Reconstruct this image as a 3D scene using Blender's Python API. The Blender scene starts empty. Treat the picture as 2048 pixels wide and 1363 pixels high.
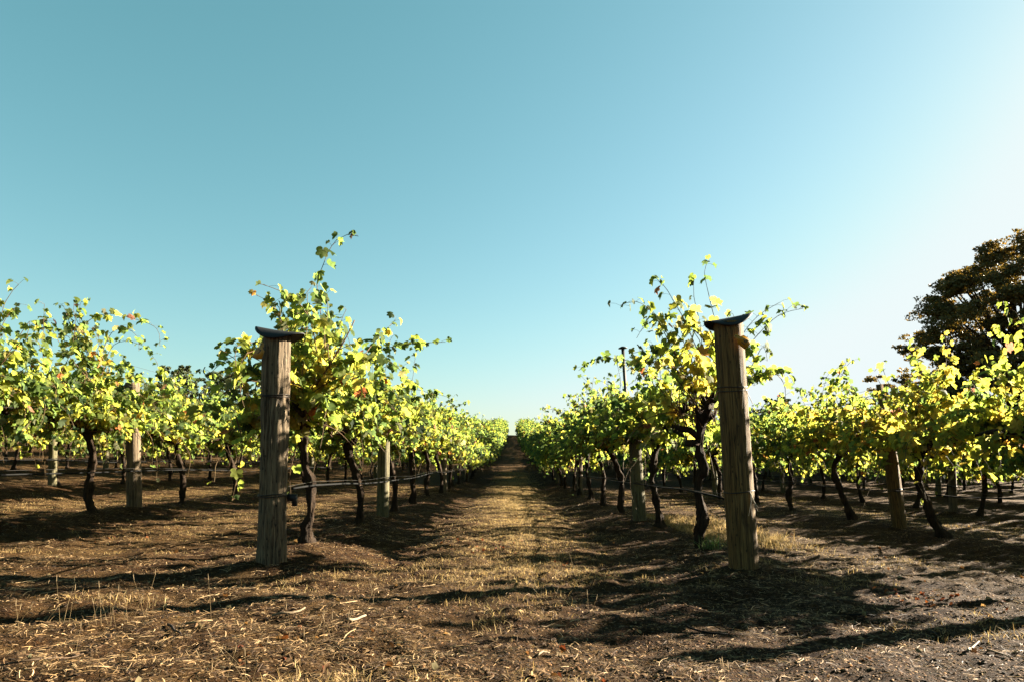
import bpy, math, random
import numpy as np
from mathutils import Vector, Matrix

C = bpy.context.scene.collection
R = math.radians

# ------------------------------------------------------------------ camera, sky, sun, exposure
F = 1400.0 / 2048.0 * 36.0          # lens in mm
HZ = 930.0                          # photograph row of the horizon
CAMZ = 0.77
PITCH = 3.0
cd = bpy.data.cameras.new('camera')
cd.lens = F
cd.sensor_width = 36.0
cd.clip_end = 3000
cd.clip_start = 0.05
cam = bpy.data.objects.new('camera', cd)
C.objects.link(cam)
cam.location = (0, 0, CAMZ)
cam.rotation_euler = (R(90 + PITCH), 0, 0)
cd.shift_y = ((HZ - 681.5) - 1400 * math.tan(R(PITCH))) / 2048.0
bpy.context.scene.camera = cam

SUN_EL = 19.5
SUN_AZ = 66.0                       # clockwise from +Y (view direction)
sdir = Vector((math.sin(R(SUN_AZ)) * math.cos(R(SUN_EL)), math.cos(R(SUN_AZ)) * math.cos(R(SUN_EL)), math.sin(R(SUN_EL))))

w = bpy.data.worlds.new('World')
bpy.context.scene.world = w
w.use_nodes = True
nt = w.node_tree
nt.nodes.clear()
def N(t, typ, **kw):
    n = t.nodes.new(typ)
    for k, v in kw.items():
        setattr(n, k, v)
    return n
def L(t, a, b): t.links.new(a, b)
def mathn(t, op, a, b=None, c=None, clamp=False):
    n = t.nodes.new('ShaderNodeMath'); n.operation = op; n.use_clamp = clamp
    for i, v in enumerate((a, b, c)):
        if v is None: continue
        if isinstance(v, (int, float)): n.inputs[i].default_value = v
        else: t.links.new(v, n.inputs[i])
    return n.outputs[0]
def mixc(t, fac, a, b, mode='MIX'):
    n = t.nodes.new('ShaderNodeMix'); n.data_type = 'RGBA'; n.blend_type = mode
    for s, v in (('Factor', fac), ('A', a), ('B', b)):
        i = [q for q in n.inputs if q.name == s and (q.type == 'RGBA' or s == 'Factor')][0]
        if isinstance(v, (int, float)): i.default_value = v
        elif isinstance(v, tuple): i.default_value = v if len(v) == 4 else v + (1,)
        else: t.links.new(v, i)
    return [q for q in n.outputs if q.type == 'RGBA'][0]
SKY_STRENGTH = 0.05
sky = N(nt, 'ShaderNodeTexSky', sky_type='NISHITA', sun_disc=False)
sky.sun_elevation = R(SUN_EL)
sky.sun_rotation = R(SUN_AZ)
sky.air_density = 1.0; sky.dust_density = 1.0; sky.ozone_density = 1.0
EXPO = 3.5
sp = N(nt, 'ShaderNodeSeparateColor'); L(nt, sky.outputs[0], sp.inputs[0])
cb_ = N(nt, 'ShaderNodeCombineColor')
for i, (g, a) in enumerate(((1.07, 1.12), (0.78, 1.14), (0.93, 1.48))):     # softer contrast between the sun side and the far side
    q = mathn(nt, 'POWER', mathn(nt, 'MULTIPLY', sp.outputs[i], (1.15, 1.22, 0.86)[i] * SKY_STRENGTH * 2 ** 1.5), g)
    q = mathn(nt, 'MULTIPLY', q, a)
    q = mathn(nt, 'SMOOTH_MIN', q, (.86, .96, .97)[i], .25)
    L(nt, mathn(nt, 'MULTIPLY', q, 1 / (SKY_STRENGTH * 2 ** EXPO)), cb_.inputs[i])
tint = cb_.outputs[0]
bg = N(nt, 'ShaderNodeBackground'); bg.inputs[1].default_value = SKY_STRENGTH
L(nt, tint, bg.inputs[0])
wo = N(nt, 'ShaderNodeOutputWorld'); L(nt, bg.outputs[0], wo.inputs[0])

sl = bpy.data.lights.new('sun', 'SUN')
sl.energy = 5.0; sl.angle = R(0.5); sl.color = (1.0, 0.885, 0.70)
so = bpy.data.objects.new('sun', sl); C.objects.link(so)
so.rotation_euler = (-sdir).to_track_quat('-Z', 'Y').to_euler()
so.location = (20, 10, 20)

vs = bpy.context.scene.view_settings
vs.view_transform = 'Standard'; vs.look = 'None'; vs.gamma = 1.0; vs.use_curve_mapping = False
vs.exposure = EXPO

# ------------------------------------------------------------------ helpers
def px(x, y, Z):
    """photograph pixel (2048 wide) at distance Z -> world point"""
    return np.array([(x - 1024.0) / 1400.0 * Z, Z, CAMZ + (HZ - y) / 1400.0 * Z])

def tag(o, label=None, cat=None, group=None, kind=None):
    if label: o['label'] = label
    if cat: o['category'] = cat
    if group: o['group'] = group
    if kind: o['kind'] = kind
    return o
def empty(name, loc, rot=(0, 0, 0)):
    o = bpy.data.objects.new(name, None); C.objects.link(o)
    o.location = loc; o.rotation_euler = rot
    o.empty_display_size = 0.2
    return o

class MB:
    """mesh accumulator (numpy blocks)"""
    def __init__(s): s.v = []; s.f = []; s.c = []; s.n = 0; s.mi = []
    def add(s, v, f, col=(1, 1, 1), mi=0):
        v = np.asarray(v, dtype=np.float32).reshape(-1, 3)
        f = np.asarray(f, dtype=np.int32)
        s.v.append(v); s.f.append(f + s.n)
        c = np.asarray(col, dtype=np.float32)
        if c.ndim == 1: c = np.tile(c, (len(v), 1))
        s.c.append(c); s.n += len(v); s.mi.append(mi)
    def mesh(s, name, mats, smooth=False):
        me = bpy.data.meshes.new(name)
        V = np.concatenate(s.v)
        me.vertices.add(len(V)); me.vertices.foreach_set('co', V.ravel())
        loops = np.concatenate([f.ravel() for f in s.f])
        tot = np.concatenate([np.full(len(f), f.shape[1], dtype=np.int32) for f in s.f])
        st = np.concatenate([[0], np.cumsum(tot)[:-1]]).astype(np.int32)
        me.loops.add(len(loops)); me.loops.foreach_set('vertex_index', loops.astype(np.int32))
        me.polygons.add(len(tot)); me.polygons.foreach_set('loop_start', st)
        try: me.polygons.foreach_set('loop_total', tot)
        except Exception: pass
        me.update(calc_edges=True)
        mm = mats if isinstance(mats, (list, tuple)) else [mats]
        for m in mm: me.materials.append(m)
        if len(mm) > 1:
            mi = np.concatenate([np.full(len(f), k, dtype=np.int32) for f, k in zip(s.f, s.mi)])
            me.polygons.foreach_set('material_index', mi)
        if smooth: me.polygons.foreach_set('use_smooth', np.ones(len(tot), dtype=bool))
        a = me.color_attributes.new('col', 'FLOAT_COLOR', 'POINT')
        cc = np.concatenate(s.c); cc = np.concatenate([cc, np.ones((len(cc), 1), dtype=np.float32)], 1)
        a.data.foreach_set('color', cc.astype(np.float32).ravel())
        me.validate()
        return me
    def build(s, name, mats, parent=None, smooth=False, loc=None):
        o = bpy.data.objects.new(name, s.mesh(name, mats, smooth)); C.objects.link(o)
        if parent is not None: o.parent = parent
        if loc is not None: o.location = loc
        return o

def vnoise(x, y, seed=0):
    x = np.asarray(x, dtype=np.float64); y = np.asarray(y, dtype=np.float64)
    xi = np.floor(x).astype(np.int64); yi = np.floor(y).astype(np.int64)
    fx = x - xi; fy = y - yi
    fx = fx * fx * (3 - 2 * fx); fy = fy * fy * (3 - 2 * fy)
    def h(a, b):
        n = (a * 374761393 + b * 668265263 + seed * 1442695041) & 0x7fffffff
        n = ((n ^ (n >> 13)) * 1274126177) & 0x7fffffff
        n = n ^ (n >> 16)
        return (n & 0xffff) / 65535.0
    return (h(xi, yi) * (1 - fx) + h(xi + 1, yi) * fx) * (1 - fy) + (h(xi, yi + 1) * (1 - fx) + h(xi + 1, yi + 1) * fx) * fy

def nrm(v): 
    v = np.asarray(v, dtype=float)
    return v / (np.linalg.norm(v) + 1e-9)

def tube(mb, pts, rad, sides=8, col=(1, 1, 1), rough=0.0, seed=0, ridges=0, mi=0, twist=0.0, cap=True):
    pts = np.asarray(pts, dtype=float); n = len(pts)
    rad = np.broadcast_to(np.asarray(rad, dtype=float), (n,))
    T = np.gradient(pts, axis=0); T /= (np.linalg.norm(T, axis=1, keepdims=True) + 1e-9)
    u = np.cross(T[0], [0.31, 0.95, 0.12]); u = nrm(u)
    U = []
    for i in range(n):
        u = u - T[i] * np.dot(u, T[i]); u = nrm(u); U.append(u)
    U = np.array(U); W = np.cross(T, U)
    a = np.linspace(0, 2 * np.pi, sides, endpoint=False)
    A = a[None, :] + twist * np.arange(n)[:, None]
    r = rad[:, None] * np.ones((1, sides))
    if rough > 0:
        ii = np.arange(n)[:, None]
        r = r * (1 + rough * (vnoise(ii * 0.55 + seed * 7.3, np.cos(a)[None, :] * 1.6 + np.sin(a)[None, :] * 2.3 + 9, seed) - 0.5) * 2)
    if ridges: r = r * (1 + 0.09 * np.sin(ridges * a)[None, :] * (0.6 + 0.8 * vnoise(np.arange(n)[:, None] * .4, a[None, :] * 1.5, seed + 3)))
    V = pts[:, None, :] + r[..., None] * (np.cos(A)[..., None] * U[:, None, :] + np.sin(A)[..., None] * W[:, None, :])
    V = V.reshape(-1, 3)
    i = np.arange(n - 1)[:, None] * sides; j = np.arange(sides)[None, :]; k = (j + 1) % sides
    f = np.stack([i + j, i + k, i + sides + k, i + sides + j], -1).reshape(-1, 4)
    mb.add(V, f, col, mi)
    if cap and sides >= 5:
        base = mb.n
        tri = []
        vv = [pts[0], pts[-1]]
        mb.add(vv, np.zeros((0, 3), dtype=np.int32), col, mi)
        off = base - n * sides
        for q in range(sides):
            tri.append((base - mb.n + 0, 0, 0)) if False else None
        t1 = np.array([[base, off + (q + 1) % sides, off + q] for q in range(sides)])
        t2 = np.array([[base + 1, off + (n - 1) * sides + q, off + (n - 1) * sides + (q + 1) % sides] for q in range(sides)])
        mb.f.append(np.concatenate([t1, t2]).astype(np.int32)); mb.mi.append(mi)
        mb.v.append(np.zeros((0, 3), dtype=np.float32)); mb.c.append(np.zeros((0, 3), dtype=np.float32))

def boxm(mb, c, s, rot=None, col=(1, 1, 1), mi=0):
    v = np.array([[x, y, z] for x in (-.5, .5) for y in (-.5, .5) for z in (-.5, .5)]) * np.array(s)
    if rot is not None: v = v @ np.array(rot).T
    f = [[0, 1, 3, 2], [4, 6, 7, 5], [0, 4, 5, 1], [2, 3, 7, 6], [0, 2, 6, 4], [1, 5, 7, 3]]
    mb.add(v + np.array(c), f, col, mi)

def prism(mb, outline, thick, M=None, col=(1, 1, 1)):
    """flat convex-ish outline (x, y) extruded in z, given a 4x4 matrix"""
    o = np.array(outline, dtype=float); n = len(o)
    v = np.concatenate([np.c_[o, np.full(n, -thick / 2)], np.c_[o, np.full(n, thick / 2)]])
    if M is not None: v = np.array([list(M @ Vector(q)) for q in v])
    q = np.array([[i, (i + 1) % n, n + (i + 1) % n, n + i] for i in range(n)])
    base = mb.n
    mb.add(v, q, col)
    mb.f.append(np.array([list(range(n))[::-1]], dtype=np.int32) + base); mb.mi.append(0)
    mb.v.append(np.zeros((0, 3), dtype=np.float32)); mb.c.append(np.zeros((0, 3), dtype=np.float32))
    mb.f.append(np.array([list(range(n, 2 * n))], dtype=np.int32) + base); mb.mi.append(0)
    mb.v.append(np.zeros((0, 3), dtype=np.float32)); mb.c.append(np.zeros((0, 3), dtype=np.float32))

# ------------------------------------------------------------------ materials
def new_mat(name):
    m = bpy.data.materials.new(name); m.use_nodes = True
    t = m.node_tree; t.nodes.clear()
    o = N(t, 'ShaderNodeOutputMaterial')
    return m, t, o
def noise(t, vec, scale, detail=4, rough=0.55, dist=0.0):
    n = N(t, 'ShaderNodeTexNoise'); n.inputs['Scale'].default_value = scale
    n.inputs['Detail'].default_value = detail; n.inputs['Roughness'].default_value = rough
    n.inputs['Distortion'].default_value = dist
    if vec is not None: L(t, vec, n.inputs['Vector'])
    return n.outputs['Fac']
def ramp(t, fac, stops):
    n = N(t, 'ShaderNodeValToRGB'); L(t, fac, n.inputs[0])
    e = n.color_ramp.elements
    while len(e) > 1: e.remove(e[-1])
    e[0].position = stops[0][0]; e[0].color = tuple(stops[0][1]) + (1,)
    for p, c in stops[1:]:
        q = e.new(p); q.color = tuple(c) + (1,)
    return n.outputs[0]
def mapping(t, vec, scale):
    n = N(t, 'ShaderNodeMapping'); n.inputs['Scale'].default_value = scale; L(t, vec, n.inputs['Vector'])
    return n.outputs[0]
def bump(t, h, strength, dist):
    n = N(t, 'ShaderNodeBump'); n.inputs['Strength'].default_value = strength; n.inputs['Distance'].default_value = dist
    L(t, h, n.inputs['Height']); return n.outputs[0]
def principled(t, o, col, rough=0.8, normal=None, spec=0.3, metallic=0.0, k=(.50, .455, .40)):
    p = N(t, 'ShaderNodeBsdfPrincipled')
    col = mixc(t, 1.0, col, k, 'MULTIPLY')
    L(t, col, p.inputs['Base Color'])
    if isinstance(rough, (int, float)): p.inputs['Roughness'].default_value = rough
    else: L(t, rough, p.inputs['Roughness'])
    p.inputs['Specular IOR Level'].default_value = spec
    p.inputs['Metallic'].default_value = metallic
    if normal is not None: L(t, normal, p.inputs['Normal'])
    if o is not None: L(t, p.outputs[0], o.inputs[0])
    return p

def mat_leaf(name, transl=0.68, spec=0.07, rough=0.62, tint_t=(1.22, 1.12, 0.72)):
    m, t, o = new_mat(name)
    a = N(t, 'ShaderNodeVertexColor', layer_name='col')
    g = N(t, 'ShaderNodeNewGeometry')
    tc = N(t, 'ShaderNodeTexCoord')
    nz = noise(t, tc.outputs['Object'], 38, 3)
    c = mixc(t, 1.0, a.outputs[0], ramp(t, nz, [(0.3, (.68, .72, .65)), (0.7, (1.25, 1.2, 1.2))]), 'MULTIPLY')
    pale = mixc(t, 0.30, c, (0.20, 0.22, 0.12))
    c2 = mixc(t, g.outputs['Backfacing'], c, pale)
    p = principled(t, None, c2, rough, None, spec, 0.0, (.70, .70, .68))
    tr = N(t, 'ShaderNodeBsdfTranslucent')
    L(t, mixc(t, 1.0, c, tuple(q * 1.22 for q in tint_t), 'MULTIPLY'), tr.inputs[0])
    mx = N(t, 'ShaderNodeMixShader'); mx.inputs[0].default_value = transl
    L(t, p.outputs[0], mx.inputs[1]); L(t, tr.outputs[0], mx.inputs[2]); L(t, mx.outputs[0], o.inputs[0])
    return m
def mat_bark(name, c1, c2, sc=(26, 26, 4), bs=0.9):
    m, t, o = new_mat(name)
    tc = N(t, 'ShaderNodeTexCoord')
    v = mapping(t, tc.outputs['Object'], sc)
    n1 = noise(t, v, 2.2, 6, 0.65, 0.4)
    n2 = noise(t, tc.outputs['Object'], 9, 3)
    col = ramp(t, n1, [(0.3, c1), (0.72, c2)])
    col = mixc(t, 1.0, col, ramp(t, n2, [(0.3, (.6, .6, .6)), (0.7, (1.3, 1.25, 1.2))]), 'MULTIPLY')
    principled(t, o, col, 0.92, bump(t, n1, bs, 0.04), 0.1)
    return m
def mat_attr(name, rough=0.85, spec=0.15, transl=0.0):
    m, t, o = new_mat(name)
    a = N(t, 'ShaderNodeVertexColor', layer_name='col')
    tc = N(t, 'ShaderNodeTexCoord')
    nz = noise(t, tc.outputs['Object'], 55, 3)
    c = mixc(t, 1.0, a.outputs[0], ramp(t, nz, [(0.3, (.6, .6, .6)), (0.7, (1.3, 1.3, 1.3))]), 'MULTIPLY')
    p = principled(t, None if transl else o, c, rough, None, spec)
    if transl:
        tr = N(t, 'ShaderNodeBsdfTranslucent'); L(t, c, tr.inputs[0])
        mx = N(t, 'ShaderNodeMixShader'); mx.inputs[0].default_value = transl
        L(t, p.outputs[0], mx.inputs[1]); L(t, tr.outputs[0], mx.inputs[2]); L(t, mx.outputs[0], o.inputs[0])
    return m
def mat_post(name, base, light, dark, mossy=(.1, .11, .04), moss=0.3):
    m, t, o = new_mat(name)
    tc = N(t, 'ShaderNodeTexCoord'); ob = tc.outputs['Object']
    gr = noise(t, mapping(t, ob, (38, 38, 1.6)), 2.0, 7, 0.6, 0.3)
    big = noise(t, mapping(t, ob, (6, 6, 1.6)), 1.3, 4, 0.6)
    crack = noise(t, mapping(t, ob, (26, 26, 0.9)), 1.5, 4, 0.5, 1.2)
    ck = mathn(t, 'ABSOLUTE', mathn(t, 'SUBTRACT', crack, 0.5))
    ckm = mathn(t, 'SUBTRACT', 1.0, mathn(t, 'MULTIPLY', ck, 34.0, clamp=True), clamp=True)
    col = ramp(t, gr, [(0.28, dark), (0.5, base), (0.75, light)])
    col = mixc(t, mathn(t, 'MULTIPLY', ramp(t, big, [(0.45, (0, 0, 0)), (0.7, (1, 1, 1))]), moss), col, mossy)
    col = mixc(t, mathn(t, 'MULTIPLY', ckm, 0.85), col, tuple(x * 0.25 for x in dark))
    vo = N(t, 'ShaderNodeTexVoronoi'); vo.inputs['Scale'].default_value = 1.0
    L(t, mapping(t, ob, (24, 24, 12)), vo.inputs['Vector'])
    spot = mathn(t, 'LESS_THAN', vo.outputs['Distance'], 0.13)
    col = mixc(t, mathn(t, 'MULTIPLY', spot, 0.7), col, tuple(x * 0.3 for x in dark))
    h = mathn(t, 'SUBTRACT', mathn(t, 'ADD', mathn(t, 'MULTIPLY', gr, 0.5), mathn(t, 'MULTIPLY', big, 0.4)), mathn(t, 'MULTIPLY', ckm, 0.8))
    principled(t, o, col, 0.85, bump(t, h, 0.8, 0.012), 0.2)
    return m
def mat_plain(name, col, rough=0.5, metallic=0.0, spec=0.4, var=0.25, sc=12):
    m, t, o = new_mat(name)
    tc = N(t, 'ShaderNodeTexCoord'); nz = noise(t, tc.outputs['Object'], sc, 5)
    c = mixc(t, 1.0, col, ramp(t, nz, [(0.3, (1 - var,) * 3), (0.7, (1 + var,) * 3)]), 'MULTIPLY')
    principled(t, o, c, rough, bump(t, nz, 0.2, 0.004), spec, metallic)
    return m

def mat_ground():
    m, t, o = new_mat('vineyard_soil')
    tc = N(t, 'ShaderNodeTexCoord'); ob = tc.outputs['Object']
    a = N(t, 'ShaderNodeVertexColor', layer_name='col')      # r: dry grass cover, g: bare soil
    sep = N(t, 'ShaderNodeSeparateColor'); L(t, a.outputs[0], sep.inputs[0])
    fine = noise(t, mapping(t, ob, (34, 70, 40)), 1.0, 8, 0.75, 0.8)
    fine2 = noise(t, mapping(t, ob, (90, 60, 60)), 1.0, 6, 0.75, 1.5)
    mid = noise(t, ob, 3.5, 6, 0.65)
    soil = ramp(t, fine, [(0.34, (.006, .0035, .002)), (0.5, (.040, .020, .008)), (0.62, (.125, .066, .026)), (0.73, (.42, .28, .14))])
    straw = ramp(t, fine2, [(0.32, (.012, .007, .003)), (0.46, (.075, .046, .018)), (0.6, (.25, .165, .068)), (0.72, (.55, .39, .18))])
    cover = mathn(t, 'ADD', mathn(t, 'MULTIPLY', sep.outputs[0], 1.0), mathn(t, 'MULTIPLY', mathn(t, 'SUBTRACT', mid, 0.5), 2.4), clamp=True)
    col = mixc(t, cover, soil, straw)
    red = noise(t, ob, 1.7, 4, 0.7)
    col = mixc(t, mathn(t, 'MULTIPLY', ramp(t, red, [(0.58, (0, 0, 0)), (0.75, (1, 1, 1))]), 0.35), col, (.10, .042, .022))
    h = mathn(t, 'ADD', fine, mathn(t, 'MULTIPLY', fine2, 0.6))
    principled(t, o, col, 0.95, bump(t, h, 1.0, 0.05), 0.05)
    return m

M_LEAF = mat_leaf('vine_leaf')
M_DEADLEAF = mat_leaf('dry_leaf', 0.2, 0.1, 0.8, (1.1, .9, .6))
M_CANE = mat_attr('cane_bark', 0.8, 0.2)
M_BARK = mat_bark('vine_bark', (.012, .009, .007), (.075, .052, .034))
M_TREEBARK = mat_bark('tree_bark', (.03, .022, .016), (.12, .09, .06), (6, 6, 1))
M_TREELEAF = mat_leaf('tree_leaf', 0.25, 0.2, 0.6, (1.2, 1.0, .5))
M_POSTA = mat_post('weathered_pine', (.19, .15, .098), (.31, .255, .17), (.038, .025, .014), (.12, .07, .03), .25)
M_POSTB = mat_post('brown_pine', (.185, .115, .038), (.28, .19, .08), (.05, .028, .010), (.07, .05, .02), .3)
M_POSTC = mat_post('greenish_pine', (.17, .16, .09), (.25, .235, .15), (.055, .045, .022), (.055, .065, .03), .5)
M_RUBBER = mat_plain('black_rubber', (.009, .010, .012), 0.65, 0, .25, .5, 30)
M_STEEL = mat_plain('galvanised_steel', (.07, .065, .06), 0.6, .4, .4, .4, 14)
M_WIRE = mat_plain('fence_wire', (.05, .047, .045), 0.5, .8)
M_HOSE = mat_plain('poly_pipe', (.009, .0095, .010), 0.85, 0, .08, .3)
M_YELLOW = mat_plain('yellow_plastic', (.52, .27, .02), 0.45, 0, .4, .12, 40)
M_INK = mat_plain('black_ink', (.01, .008, .006), 0.6)
M_STRING = mat_plain('pale_string', (.55, .50, .40), 0.8)
M_STRAW = mat_attr('straw', 0.75, 0.2, 0.15)
M_CHIP = mat_attr('bark_chip', 0.9, 0.12)
M_GRASS = mat_attr('dry_grass', 0.75, 0.2, 0.3)
M_GROUND = mat_ground()

# ------------------------------------------------------------------ terrain
_zz = np.arange(-120, 900, 0.5)
_e = np.interp(_zz, [-120, 14, 24, 30, 38, 60, 100, 112, 135, 200, 900], [0, 0, .03, .14, .62, 2.15, 5.2, 5.6, 5.0, 0, -30])
_k = np.exp(-0.5 * (np.arange(-12, 13) / 5.0) ** 2); _k /= _k.sum()
_es = np.convolve(np.pad(_e, 12, mode='edge'), _k, 'valid')
ROWX = [-1.8 - 3.65 * i for i in range(10)] + [1.8 + 3.65 * i for i in range(10)]
def height(x, y, fine=True):
    x = np.asarray(x, dtype=float); y = np.asarray(y, dtype=float)
    h = np.interp(y, _zz, _es) - .045
    h = h - 0.024 * 26 * np.tanh(x / 26.0) + .06 * np.clip(-x - 7, 0, 60) + .02 * np.clip(x - 9, 0, 60)
    d = np.abs(x); r = np.abs(((d - 1.8 + 1.825) % 3.65) - 1.825)
    on = np.clip((y - 4.6) / 1.0, 0, 1)
    h = h + (np.exp(-(r / 0.42) ** 2) * 0.075 - 0.01) * on * (0.6 + 0.8 * vnoise(x * .3 + 40, y * .7, 5))
    for qx, qy in ((-1.8, 5.28), (1.78, 5.42), (-1.8, 6.19), (1.8, 6.75)):
        h = h + .025 * np.exp(-((x - qx) ** 2 + (y - qy) ** 2) / .06) * (.6 + .8 * vnoise(x * 14, y * 14, 6))
    # wheel ruts either side of the middle grass strip
    rut = np.exp(-((d - 0.95) / 0.22) ** 2) * on
    h = h - 0.03 * rut * np.clip((60 - y) / 30, 0, 1)
    h = h + (vnoise(x * .8, y * .8, 1) - .5) * .05 * np.clip((60 - y) / 30, 0, 1)
    h = h + (vnoise(x * 3.1, y * 3.1, 2) - .5) * .05 * np.clip((34 - y) / 16, 0, 1)
    if fine:
        k = np.clip((16 - y) / 8, 0, 1)
        h = h + k * ((vnoise(x * 11, y * 11, 3) - .5) * .032 + (vnoise(x * 27, y * 27, 4) - .5) * .009)
    return h
def gz(x, y): return float(height(np.array([x]), np.array([y]))[0])

def build_ground():
    ys = [-60, -40, -25, -15, -8, -4, -2, 0, 1, 1.5]
    y = 1.8
    while y < 900:
        ys.append(y); y += max(0.03, 0.03 + (y - 6) * 0.011) if y < 130 else y * 0.05
    xs = [0.0]; x = 0
    while x < 420:
        x += max(0.035, 0.035 + (x - 4.0) * 0.03); xs.append(x)
    xs = np.array([-q for q in xs[::-1]][:-1] + xs); ys = np.array(ys)
    X, Y = np.meshgrid(xs, ys)
    Z = height(X, Y)
    nx, ny = len(xs), len(ys)
    V = np.stack([X, Y, Z], -1).reshape(-1, 3)
    i = np.arange(ny - 1)[:, None] * nx; j = np.arange(nx - 1)[None, :]
    f = np.stack([i + j, i + j + 1, i + nx + j + 1, i + nx + j], -1).reshape(-1, 4)
    d = np.abs(X)
    cov = 0.10 + 0.55 * np.exp(-((X - 0.05) / 0.8) ** 2) * np.clip((Y - 4) / 2, 0, 1)
    mid2 = np.abs(((d - 1.8) % 3.65) - 1.825)
    cov = cov + (d > 1.8) * 0.45 * np.exp(-(mid2 / 0.8) ** 2) * np.clip((Y - 4) / 2, 0, 1)
    cov = cov + 0.18 * (Y < 5) * (X < 0.5) - .1 * (Y < 5) * (X > 1)
    cov = np.clip(cov, 0, 1)
    col = np.stack([cov, cov * 0, cov * 0], -1).reshape(-1, 3)
    mb = MB(); mb.add(V, f, col)
    o = mb.build('ground', M_GROUND, smooth=True)
    tag(o, kind='structure')
build_ground()

# ------------------------------------------------------------------ leaves
def leaf_template(kind):
    if kind == 2:
        A = [0, 11, 22, 36, 50, 63, 78, 94, 110, 128, 150, 170]
        Rr = [1.0, .86, .70, .82, .92, .80, .62, .74, .76, .70, .60, .40]
    elif kind == 1:
        A = [0, 24, 50, 78, 110, 150]
        Rr = [1.0, .76, .92, .68, .78, .56]
    else:
        A = [0, 50, 110]
        Rr = [1.0, .85, .70]
    pts = []
    for a, r in zip(A, Rr): pts.append((math.sin(R(a)) * r, math.cos(R(a)) * r))
    pts.append((0, -0.08))
    for a, r in list(zip(A, Rr))[:0:-1]: pts.append((-math.sin(R(a)) * r, math.cos(R(a)) * r))
    v = np.array([(0, 0)] + pts); n = len(pts)
    f = np.array([[0, 1 + i, 1 + (i + 1) % n] for i in range(n)])[:, [0, 2, 1]]
    return v, f
TEMPL = [leaf_template(k) for k in range(3)]

def leaf_block(mb, P, tip, nor, size, col, kind, rng, curl=1.0, mi=0):
    """vectorised leaves: P (n,3) petiole point, tip and nor direction arrays"""
    v, f = TEMPL[kind]; n = len(P); m = len(v)
    tip = tip / (np.linalg.norm(tip, axis=1, keepdims=True) + 1e-9)
    nor = nor - tip * np.sum(nor * tip, 1, keepdims=True)
    nor = nor / (np.linalg.norm(nor, axis=1, keepdims=True) + 1e-9)
    sx = np.cross(tip, nor)
    x = v[:, 0][None, :]; y = v[:, 1][None, :]
    a = rng.uniform(-.2, .95, (n, 1)) * curl; b = rng.uniform(-.2, .75, (n, 1)) * curl
    ph = rng.uniform(0, 6.28, (n, 1)); wv = rng.uniform(.03, .13, (n, 1)) * curl
    ang = np.arctan2(x, y)
    z = a * np.abs(x) - b * (x * x + y * y) + wv * np.sin(ang * 5 + ph) * (x * x + y * y)
    asp = rng.uniform(.82, 1.12, (n, 1)); skew = rng.uniform(-.15, .15, (n, 1))
    X = (x * asp + skew * y)
    # folded blades keep their area: pull the sides in when folded
    X = X * np.cos(np.clip(a, -.9, .9))
    V = P[:, None, :] + size[:, None, None] * (X[..., None] * sx[:, None, :] + (y + 0 * X)[..., None] * tip[:, None, :] + z[..., None] * nor[:, None, :])
    Fa = (f[None] + (np.arange(n) * m)[:, None, None]).reshape(-1, 3)
    cc = np.repeat(col[:, None, :], m, 1)
    rim = (0.9 + 0.25 * (x * x + y * y))[..., None]
    mb.add(V.reshape(-1, 3), Fa, (cc * rim).reshape(-1, 3), mi)

PAL = np.array([(1.08, 1.0, 1.0)]) * np.array([
    (.030, .075, .014), (.055, .115, .016), (.090, .160, .018), (.135, .200, .020), (.180, .225, .022),
    (.215, .230, .030), (.300, .255, .040), (.300, .170, .030), (.200, .075, .020), (.085, .045, .024), (.15, .17, .08)]) + np.array([(.016, .006, .026)])
def leaf_cols(age, rng):
    """age 0 (young, green) .. 1 (old, yellow / brown)"""
    base = np.clip(age * 5.6 + rng.normal(0, 1.25, len(age)) + 0.75, 0, 5.8)
    i = np.floor(base).astype(int); fr = (base - i)[:, None]
    c = PAL[i] * (1 - fr) + PAL[np.minimum(i + 1, 7)] * fr
    u = rng.random(len(age))
    k = u < 0.006 + .025 * age; c[k] = PAL[7 + rng.integers(0, 3, k.sum())]
    k = u > 0.965; c[k] = PAL[10]
    return c * rng.uniform(.8, 1.2, (len(age), 1))

# ------------------------------------------------------------------ grapevine builder
def smooth_poly(P, step=0.06):
    P = [np.array(p, dtype=float) for p in P]
    out = []
    for i in range(len(P) - 1):
        p0 = P[max(i - 1, 0)]; p1 = P[i]; p2 = P[i + 1]; p3 = P[min(i + 2, len(P) - 1)]
        n = max(1, int(np.linalg.norm(p2 - p1) / step))
        for k in range(n):
            t = k / n
            out.append(0.5 * ((2 * p1) + (-p0 + p2) * t + (2 * p0 - 5 * p1 + 4 * p2 - p3) * t * t + (-p0 + 3 * p1 - 3 * p2 + p3) * t ** 3))
    out.append(P[-1])
    return np.array(out)

def grow_cane(start, d, length, droop, rng, step=0.065):
    p = np.array(start, dtype=float); d = nrm(d); pts = [p.copy()]
    n = int(length / step)
    bias = rng.normal(0, .05, 3)
    for k in range(n):
        s = k / max(n, 1)
        d = nrm(d + bias + rng.normal(0, .11, 3) + np.array([0, 0, -1]) * droop * (0.04 + s * 0.30))
        p = p + d * step; pts.append(p.copy())
    return np.array(pts)

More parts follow.
